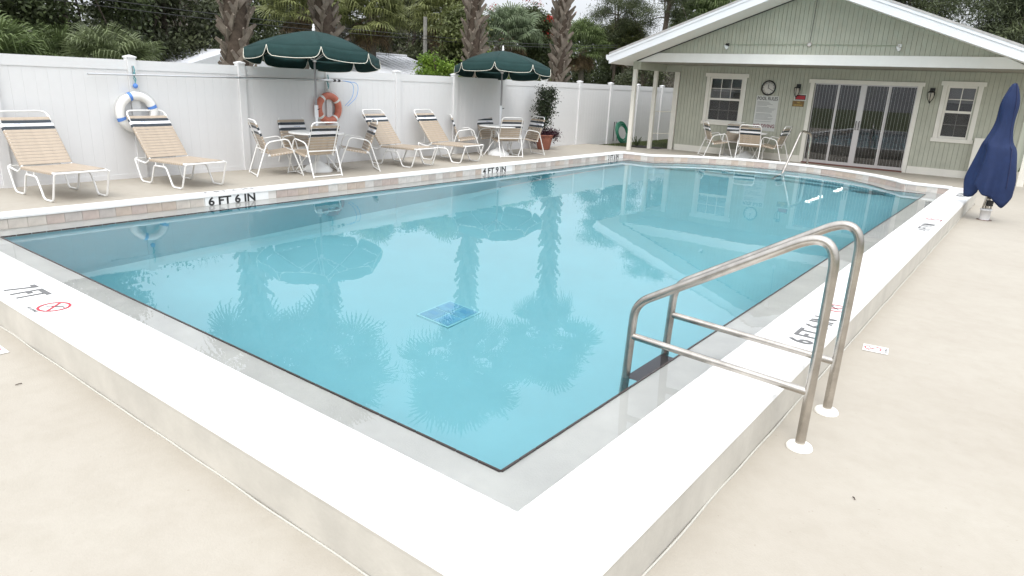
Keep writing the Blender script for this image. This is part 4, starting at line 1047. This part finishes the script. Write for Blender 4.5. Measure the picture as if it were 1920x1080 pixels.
# windows
def window(o, cols, label):
    x0, x1, z0, z1 = o; fr_ = MB(); w = .05; zm = (z0+z1)/2+.01
    casing(o, .10, .10).build('window_casing', M_trim, house)
    hb(fr_, (x0, YW-.0, z0), (x0+w, YW+.05, z1)); hb(fr_, (x1-w, YW, z0), (x1, YW+.05, z1)); hb(fr_, (x0+w, YW, z1-w), (x1-w, YW+.05, z1)); hb(fr_, (x0+w, YW, z0), (x1-w, YW+.05, z0+w)); hb(fr_, (x0+w, YW-.005, zm-.028), (x1-w, YW+.045, zm+.028))
    f = fr_.build('window_frame', M_trim, house)
    for (a, b, up_s) in ((z0+w, zm-.028, False), (zm+.028, z1-w, True)):
        yy = YW+.018 if up_s else YW+.03
        for i in range(cols):
            for j in range(2):
                cw_ = (x1-x0-2*w)/cols; chh = (b-a)/2; g_ = MB()
                hb(g_, (x0+w+cw_*i+.007, yy+.004, a+chh*j+.007), (x0+w+cw_*(i+1)-.007, yy+.007, a+chh*(j+1)-.007)); g_.build('window_pane', M_glass, f)
        mn = MB()
        for i in range(1, cols): cx = x0+w+(x1-x0-2*w)*i/cols; hb(mn, (cx-.009, yy, a), (cx+.009, yy+.012, b))
        for i in range(cols):
            ca = x0+w+(x1-x0-2*w)*i/cols; cb2 = x0+w+(x1-x0-2*w)*(i+1)/cols; hb(mn, (ca+.0095, yy+.0005, (a+b)/2-.009), (cb2-.0095, yy+.0115, (a+b)/2+.009))
        mn.build('muntin', M_trim, f)
    bl_ = MB(); hb(bl_, (x0+.05, YW+.12, z1-.40), (x1-.05, YW+.125, z1-.02)); bl_.build('window_blind', mat('blind', (.38, .38, .37), .8), f)
    sc = MB(); hb(sc, (x0+w, YW+.012, z0+w), (x1-w, YW+.014, zm-.03)); so = sc.build('insect_screen', M_screen, f)
window(WL_, 3, ''); window(WR_, 2, '')
# lit tube lights on the room ceiling, seen through the doors and mirrored in the pool
def emat(name, col, st):
    m = bpy.data.materials.new(name); m.use_nodes = True; b = m.node_tree.nodes['Principled BSDF']; b.inputs['Emission Color'].default_value = (*col, 1); b.inputs['Emission Strength'].default_value = st; b.inputs['Base Color'].default_value = (.8, .8, .8, 1); return m
M_tubelight = emat('lit_tube', (1, .97, .88), 9)
for i, (ya, yb_) in enumerate(((24.3, 26.3), (28.3, 30.2))):
    t = thing('ceiling_light', 'lit tube light inside the building, mirrored in the pool, the %s one' % ('nearer' if i == 0 else 'farther'), 'ceiling light', (-4.79, (ya+yb_)/2, 2.47), 0, 'lit tube lights inside the building'); h = (yb_-ya)/2
    q = MB(); q.box((-.10, -h, .03), (.10, h, .09)); q.build('fitting', M_fascia, t)
    for x_ in (-.05, .05): q = MB(); q.tube([(x_, -h+.03, .01), (x_, h-.03, .01)], .018, 8); q.build('tube', M_tubelight, t)
# roof
def zr_(x, lift=0): return ZA-SL*abs(x-XA)+lift
XE = -8.24; XE2 = 2*XA-XE; YF = 14.9; YB = 32
rf = MB()
for sx in (-1, 1):
    xe = XE if sx < 0 else XE2
    a = (XA-HX, zr_(XA, .31)); b = (xe-HX, zr_(xe, .31)); c = (xe-HX, zr_(xe, .262)); d = (XA-HX, zr_(XA, .262))
    for (y0, y1) in ((YF-.02, YB),):
        vs = [(p[0], y-HY, p[1]) for y in (y0, y1) for p in (a, b, c, d)]
        rf.add(vs, [(0, 1, 2, 3), (7, 6, 5, 4), (0, 4, 5, 1), (1, 5, 6, 2), (2, 6, 7, 3)])
rf.build('roof', mat('light_shingle', (.42, .41, .40), .85, var=.2, scale=8), house)
fa = MB(); dr_ = MB()
for sx in (-1, 1):
    xe = XE if sx < 0 else XE2
    for mb, y0, y1, l0, l1 in ((fa, YF, YF+.025, .02, .26), (dr_, YF-.014, YF-.001, .20, .275)):
        pts = [(XA, zr_(XA, l1)), (xe, zr_(xe, l1)), (xe, zr_(xe, l0)), (XA, zr_(XA, l0))]
        vs = [(p[0]-HX, y-HY, p[1]) for y in (y0, y1) for p in pts]
        mb.add(vs, [(0, 1, 2, 3), (7, 6, 5, 4), (0, 4, 5, 1), (1, 5, 6, 2), (2, 6, 7, 3), (3, 7, 4, 0)])
fa.build('rake_fascia', M_fascia, house); dr_.build('rake_drip_edge', M_fascia, house)
so_ = MB()      # soffits: sloping rake soffit and level eave soffit
for sx in (-1, 1):
    xe = XE if sx < 0 else XE2
    xs_ = -7.86 if sx < 0 else 1.34
    for xa, xb, y0, y1, lf in ((XA, xs_, YF+.026, YG-.013, .022), (xs_, xe, YF+.026, YB, .022)):
        pts = [(xa, zr_(xa, lf)), (xb, zr_(xb, lf)), (xb, zr_(xb, lf+.02)), (xa, zr_(xa, lf+.02))]
        vs = [(p[0]-HX, y-HY, p[1]) for y in (y0, y1) for p in pts]
        so_.add(vs, [(0, 1, 2, 3), (7, 6, 5, 4), (0, 4, 5, 1), (1, 5, 6, 2), (2, 6, 7, 3), (3, 7, 4, 0)])
so_.build('soffit', mat('white_soffit', (.72, .72, .69), .6), house)
dk = MB(); dk.tube([(-7.86-HX, YG-.075-HY, zr_(-7.86, .008)), (XA-.4-HX, YG-.075-HY, zr_(XA-.4, .008)+.0)], .013, 6); dk.build('black_cable_edge', M_black, house)
gt = MB()
for sx, xe in ((-1, XE), (1, XE2)):
    pr = [(0, .25), (-.10, .25), (-.10, .17), (-.06, .11), (0, .11)]
    vs = [(xe+sx*abs(p[0])-HX, y-HY, zr_(xe)+p[1]) for y in (YF, YB) for p in pr]
    gt.add(vs, [(0, 1, 2, 3, 4), (9, 8, 7, 6, 5), (0, 5, 6, 1), (1, 6, 7, 2), (2, 7, 8, 3), (3, 8, 9, 4)])
gt.build('gutter', M_fascia, house)
# conduit and flood lamps on the gable
t = thing('gable_lighting', 'thin conduit with junction rose and flood lamps across the gable', 'light fitting', (-3.24, YG-.02, 3.10))
q = MB(); q.tube([(-2.02, -.02, -.0), (0, -.02, .015), (1.98, -.02, -.01)], .010, 6); q.build('conduit', mat('sage_conduit', (.36, .40, .31), .6), t)
q = MB(); q.tube([(0, -.02, 0), (.02, -.02, 1.12)], .007, 6); q.build('cable', M_grey_ink, t)
q = MB(); q.lathe([(.0, .0), (.05, .0), (.05, .03), (.03, .042), (0, .042)], 20, (0, -.005, .01), Matrix.Rotation(R(90), 4, 'X')); q.build('junction_rose', mat('rose_grey', (.58, .54, .52), .5), t)
for i, (x, z, mm, bulb) in enumerate(((-2.04, .0, M_black, (-.09, -.07)), (1.98, -.01, mat('white_lamp_holder', (.7, .69, .68), .5), (-.07, -.07)), (-.02, 1.12, mat('white_lamp_holder', (.7, .69, .68), .5), (-.04, -.07)))):
    q = MB(); q.box((x-.045, -.05, z-.03), (x+.03, .0, z+.035)); q.tube([(x-.01, -.04, z), (x-.04, -.085, z-.02)], .022, 8); h_ = q.build('lamp_holder', mm, t)
    M = Matrix.Translation((x-.045, -.095, z-.03)) @ Matrix.Rotation(R(-125), 4, 'X') @ Matrix.Rotation(R(25), 4, 'Y')
    q = MB(); q.lathe([(.018, -.02), (.022, .0), (.045, .06), (.052, .085), (.04, .10), (.0, .105)], 14, (0, 0, 0), M); q.build('bulb', mat('lamp_glass_white', (.72, .72, .73), .2), h_)
# wall lanterns
def lantern(x, z, label):
    t = thing('wall_lantern', label, 'wall lamp', (x, YW-.012, z), 0, 'black wall lanterns')
    q = MB(); q.box((-.055, -.03, .0), (.055, 0, .17)); q.box((-.035, -.11, .06), (.035, -.03, .13)); q.build('backplate', M_black, t, bevel=.004)
    q = MB()
    for a in np.linspace(0, 2*math.pi, 5)[:-1]: q.tube(fillet([(.075*math.cos(a), -.13+.075*math.sin(a), .07), (.07*math.cos(a), -.13+.07*math.sin(a), -.06), (0, -.13, -.19)], .08, 5), .007, 5)
    q.lathe([(.0, .10), (.05, .09), (.085, .07), (.08, .06)], 16, (0, -.13, 0)); q.build('cage', M_black, t)
    q = MB(); q.lathe([(.055, .06), (.06, 0), (.045, -.08), (.0, -.15)], 14, (0, -.13, 0)); q.build('frosted_glass', mat('lantern_glass', (.42, .40, .34), .3), t)
lantern(-3.80, 2.04, 'black wall lantern above the red sign'); lantern(-.645, 2.06, 'black wall lantern between the doors and right window')
# clock
t = thing('wall_clock', 'round black rimmed wall clock above the pool rules', 'clock', (-4.60, YW-.013, 2.08))
MX = Matrix.Rotation(R(90), 4, 'X')
q = MB(); q.tube([(.185*math.cos(a), -.025, .185*math.sin(a)) for a in np.linspace(0, 2*math.pi, 41)[:-1]], .017, 8, closed=True); q.build('rim', M_black, t)
q = MB(); q.lathe([(.0, .02), (.183, .02), (.183, 0)], 36, (0, 0, 0), MX); q.build('dial', mat('clock_dial', (.62, .60, .55), .6), t)
q = MB()
for k in range(12):
    a = R(30*k); c, s_ = math.cos(a), math.sin(a); q.tube([(.135*s_, -.022, .135*c), (.16*s_, -.022, .16*c)], .0045 if k % 3 else .007, 4)
q.build('hour_marks', M_black, t)
q = MB(); q.tube([(-.01, -.026, -.02), (.0, -.026, .10)], .006, 5); q.build('hour_hand', M_black, t)
q = MB(); q.tube([(0, -.029, 0), (.125, -.029, -.075)], .005, 5); q.build('minute_hand', M_black, t)
# signs
def sign(name, x0, x1, z0, z1, m, label, cat='sign'):
    t = thing(name, label, cat, ((x0+x1)/2, YW-.0125, (z0+z1)/2)); w = (x1-x0)/2; h = (z1-z0)/2
    q = MB(); q.box((-w, -.006, -h), (w, 0, h)); q.build('sign_board', m, t); return t, w, h
t, w, h = sign('pool_rules_sign', -4.895, -4.275, .92, 1.87, mat('grey_white_sign', (.56, .57, .54), .5, var=.05), 'tall white POOL RULES sign ending in NO DIVING below the clock')
def sgtext(t, s_, size, m, x, z, xs=1.): text_mesh(s_, size, m, frame((x, -.0075, z), (1, 0, 0), (0, 0, 1)), 'lettering', t, extrude=.0006, xs=xs, align='CENTER')
sgtext(t, 'POOL RULES', .125, M_ink, 0, h-.115, .80); sgtext(t, 'NO DIVING', .135, mat('dark_red_ink', (.18, .03, .04), .6), 0, -h+.09, .84)
q = MB(); g = random.Random(3); z = h-.17
while z > -h+.25:
    ln = g.uniform(.5, .98)*(2*w-.08); hh = .0065; q.box((-w+.04, -.0072, z-hh), (-w+.04+ln, -.006, z+hh)); z -= .030 if g.random() < .75 else .055
q.build('printed_lines', mat('grey_print', (.30, .31, .30), .7), t)
t, w, h = sign('red_notice_sign', -3.865, -3.56, 1.79, 1.95, mat('white_sign', (.7, .69, .66), .5), 'small red and black notice with white edge under the left lantern')
q = MB(); q.box((-w+.015, -.008, -h+.015), (w-.015, -.006, h-.015)); q.build('black_field', M_black, t)
q = MB(); q.box((-w+.03, -.010, -h+.03), (w-.035, -.008, h-.04)); q.build('red_field', mat('red_print', (.38, .02, .03), .5), t)
t, w, h = sign('no_smoking_sign', -3.90, -3.60, 1.625, 1.775, mat('brown_wood_sign', (.20, .12, .04), .6, var=.3, scale=20), 'small brown NO SMOKING sign with yellow letters under the red notice')
yl = mat('yellow_letters', (.50, .36, .09), .6)
sgtext(t, 'NO', .055, yl, .01, .015); sgtext(t, 'SMOKING', .055, yl, 0, -.055, .95)
# pale cabinet by the right window
cbx = thing('utility_cabinet', 'pale utility cabinet against the wall behind the blue cover', 'cabinet', (.62, YW-.1, .155))
q = MB(); q.box((-.17, -.09, 0), (.17, .085, .98)); q.build('cabinet_body', M_trim, cbx, bevel=.008)
q = MB(); q.box((-.15, -.1, .45), (.15, -.091, .94)); q.build('cabinet_door', M_trim, cbx)

# ------------------------------------------------------------------ covered pool lift
PX, PY = 1.22, 12.5
lf = thing('pool_lift', 'pool access lift under a royal blue fabric cover on the right deck', 'pool lift', (PX, PY, ZN), 0)
vx = Vector((rt.x, rt.y, 0)).normalized(); vy = Vector((-fw.x, -fw.y, 0)).normalized()    # across / toward the pool corner
q = MB(); q.lathe([(.082, .0), (.082, .17), (.094, .17), (.094, .20), (.06, .205), (.0, .205)], 24); q.build('anchor_sleeve', mat('white_pvc', (.76, .76, .76), .35), lf)
q = MB(); q.lathe([(.0, .006), (.12, .006), (.125, .0)], 24); q.build('rusty_base_ring', mat('rust_ring', (.16, .11, .09), .8, var=.4), lf)
q = MB(); q.tube([(0, 0, .20), (-.005, -.005, 1.9)], .032, 12); q.build('mast', M_steel, lf)
q = MB()
for s_ in (-1, 1): q.tube(fillet([vx*.07*s_+Vector((0, 0, .2)), vx*.075*s_+vy*.04+Vector((0, 0, .45)), vx*.045*s_+vy*.04+Vector((0, 0, .62))], .05, 5), .016, 8)
q.build('lift_frame', M_steel, lf)
for z in (.26, .39):
    q = MB(); Mz = Matrix.Translation(vy*.05+Vector((0, 0, z))) @ Matrix.Rotation(math.atan2(vx.y, vx.x), 4, 'Z'); q.box((-.045, -.03, 0), (.045, .03, .095), Mz); q.build('black_block', M_black, lf)
q = MB(); q.box((-.03, -.03, .5), (.03, .03, .66), Matrix.Translation(vy*.06) @ Matrix.Rotation(math.atan2(vx.y, vx.x), 4, 'Z')); q.build('actuator', mat('dull_chain', (.25, .24, .22), .5, metal=.8, var=.5, scale=40), lf)
# cover: sections z -> (left extent, right extent, depth)
secs = [(2.37, -.03, .01, .02), (2.33, -.06, .05, .05), (2.12, -.15, .12, .10), (1.98, -.17, .13, .12), (1.75, -.14, .10, .12), (1.50, -.22, .10, .14), (1.34, -.33, .15, .18), (1.28, -.30, .25, .24), (1.0, -.34, .28, .28), (.75, -.38, .31, .31), (.62, -.39, .31, .31), (.50, -.36, .29, .30)]
n = 48; vs = []; rings = len(secs)
offx = .045   # the cover hangs a little to the right of the mast
for j, (z, l, r_, dpt) in enumerate(secs):
    f_ = j/(rings-1)
    for k in range(n):
        a = 2*math.pi*k/n; ca, sa = math.cos(a), math.sin(a)
        ex_ = (r_ if ca > 0 else -l)*abs(ca)**.9*(1 if ca > 0 else -1)
        fold = 1+f_*.15*math.sin(a*5+1.2)+f_*.07*math.sin(a*11+z*3)-.10*f_*math.cos(2*a)+.16*noise.noise(Vector((ca*2.2, sa*2.2, z*3.1)))
        px_ = ex_*fold+offx*(2-z)*.4-.02; py_ = dpt*sa*fold
        zz = z
        if j == rings-1: zz += .13*math.sin(a*3-.6)-.02+(-.07 if sa > .2 and ca > 0 else 0)+.05*math.sin(a*7)
        vs.append(vx*px_+vy*py_+Vector((0, 0, zz)))
cv = MB(); fs = [(j*n+k, (j+1)*n+k, (j+1)*n+(k+1) % n, j*n+(k+1) % n) for j in range(rings-1) for k in range(n)]+[tuple(range(n))]
cv.add(vs, fs, True); co = cv.build('fabric_cover', M_blue, lf)
ss = co.modifiers.new('sub', 'SUBSURF'); ss.levels = 2; ss.render_levels = 2
sl = co.modifiers.new('thick', 'SOLIDIFY'); sl.thickness = .004
# dark seam down the front
seam = []
for j, (z, l, r_, dpt) in enumerate(secs[:-1]):
    k = int(n*.255); seam.append(vs[j*n+k]+vy*.006)
q = MB(); q.tube(seam, .008, 6); q.build('cover_seam', mat('seam_navy', (.008, .015, .06), .8), co)

# ------------------------------------------------------------------ potted topiary
pt = thing('potted_shrub', 'terracotta pot with a narrow two-column evergreen shrub and purple trailing plants', 'potted plant', (-9.30, 13.50, ZF))
q = MB(); q.lathe([(.0, .0), (.15, .0), (.17, .02), (.235, .30), (.25, .37), (.265, .38), (.265, .41), (.235, .41), (.22, .36), (.0, .35)], 28); q.build('pot', M_terra, pt)
link('purple_foliage', cloud([(0, 0, .44, .26, .26, .13), (-.18, -.16, .36, .12, .1, .14), (.16, .2, .42, .14, .12, .12)], 900, .045, LM['purple'], 'purple_foliage', .5, .3, clump=16, seed=5), pt)
q = MB(); q.tube([(0, 0, .35), (0, -.02, .75), (-.05, -.14, 1.15), (-.04, -.16, 1.6)], [.02, .018, .012, .006], 7); q.tube([(0, -.01, .7), (.02, .10, 1.1), (.02, .17, 1.6)], [.016, .012, .005], 7); q.build('stem', M_bark, pt)
tb = [(0, -.02, .78, .11, .14, .14), (0, -.1, .95, .13, .15, .13), (0, .08, .98, .13, .15, .14), (-.03, -.17, 1.15, .12, .13, .14), (.02, .12, 1.18, .12, .14, .13), (0, -.16, 1.34, .11, .10, .13), (.02, .15, 1.38, .10, .11, .13), (0, -.15, 1.53, .09, .07, .10), (.02, .17, 1.55, .09, .09, .10)]
link('foliage', cloud(tb, 560, .050, leafmat('topiary_leaf', (.045, .062, .026), (.02, .03, .014), .2), 'foliage', .55, .25, clump=12, seed=9), pt)

# ------------------------------------------------------------------ coiled hose against the fence
hz = thing('garden_hose', 'green garden hose coiled and leaning on the fence beyond the pot', 'hose', (-9.48, 18.1, .157))
q = MB(); g = random.Random(4)
pts = []
for k in range(24*9):
    a = 2*math.pi*k/24; lp = k//24; rr = .285+.06*math.sin(lp*2.4)+.012*math.sin(a*2+lp); th = R(26)
    yy = rr*1.15*math.cos(a)+.02*math.sin(lp*1.7); zz = rr*math.sin(a)+.33
    pts.append((.20-.42*(zz/.66)*.45+.012*math.sin(lp*3+a), yy, max(.02, zz)))
q.tube(pts, .019, 6); q.build('hose_coil', M_hose, hz)
q = MB(); q.tube([(-.16, -.1, .03), (-.16, -.1, .66)], .012, 6); q.tube([(-.16, .16, .03), (-.16, .02, .66)], .012, 6); q.build('hose_stand', M_black, hz)

# grass and small plant in the bed
g = np.random.default_rng(5); n = 5200
cx = g.uniform(-9.6, -7.45, n); cy = g.uniform(17.1, 22, n); cen = np.stack([cx, cy, np.full(n, .10)], 1); d = np.stack([g.normal(0, .3, n), g.normal(0, .3, n), np.ones(n)], 1); d /= np.linalg.norm(d, axis=1)[:, None]
nr = g.normal(size=(n, 3)); nr[:, 2] = 0; nr /= np.linalg.norm(nr, axis=1)[:, None]
me = quads_mesh('bed_grass', cen, d, nr, np.full(n, .09)*g.uniform(.6, 1.3, n), np.full(n, .012), leafmat('grass_blade', (.10, .15, .03), (.05, .08, .02), .3))
tag(link('bed_grass', me), 'short green grass in the bed beside the porch posts', 'grass', kind='stuff')
sp = thing('strappy_plant', 'small spiky green plant in the bed beside the front porch post', 'plant', (-8.45, 17.4, .11))
q = MB()
for k in range(22):
    a = k*R(137.5); c, s_ = math.cos(a), math.sin(a); L = .22+.1*(k % 3); w = .012
    q.add([(-s_*w, c*w, 0), (s_*w, -c*w, 0), (c*L*.5+s_*w, s_*L*.5-c*w, L*.8), (c*L*.5-s_*w, s_*L*.5+c*w, L*.8), (c*L, s_*L, L*.75)], [(0, 1, 2, 3), (3, 2, 4)])
q.build('leaves', LM['oak'], sp)
mt = MB(); mt.box((-.55, -.3, 0), (.5, .28, .012)); mo = mt.build('door_mat', mat('dark_mat', (.035, .03, .028), .9), None, (-8.05, 17.35, .160)); tag(mo, 'dark flat mat on the deck beside the porch posts', 'mat')
# fallen specks on the near deck
g = random.Random(12)
for k, (x, y) in enumerate(((-3.05, -1.16), (1.45, 1.15))):
    q = MB(); a = g.uniform(0, 3); L = g.uniform(.012, .022); q.tube([(-L*math.cos(a), -L*math.sin(a), .003), (0, 0, .006), (L*math.cos(a+.3), L*math.sin(a+.3), .003)], .003, 5)
    o = q.build('twig', M_bark, None, (x, y, ZN+.002)); tag(o, ('short dark twig on the near deck below the left coping', 'tiny dark twig on the deck near the steel flange', 'tiny dark twig on the right deck beyond the decal', 'tiny dark twig on the open right deck')[k], 'twig')

# ------------------------------------------------------------------ put everything at its real place and size
NEAR = ('pool_deck', 'ground', 'swimming_pool', 'pool_water', 'main_drain', 'depth_marking', 'no_diving_decal', 'pool_handrail', 'step_grab_rail', 'pool_lift', 'twig')
for o in bpy.data.objects:
    if o.parent or o.type in ('CAMERA', 'LIGHT'): continue
    if o.name.split('.')[0] in NEAR: o.location = o.location*KS; o.scale = o.scale*KS
    else: o.location = (CAM+(o.location-CAM)*KF)*KS; o.scale = o.scale*(KS*KF)
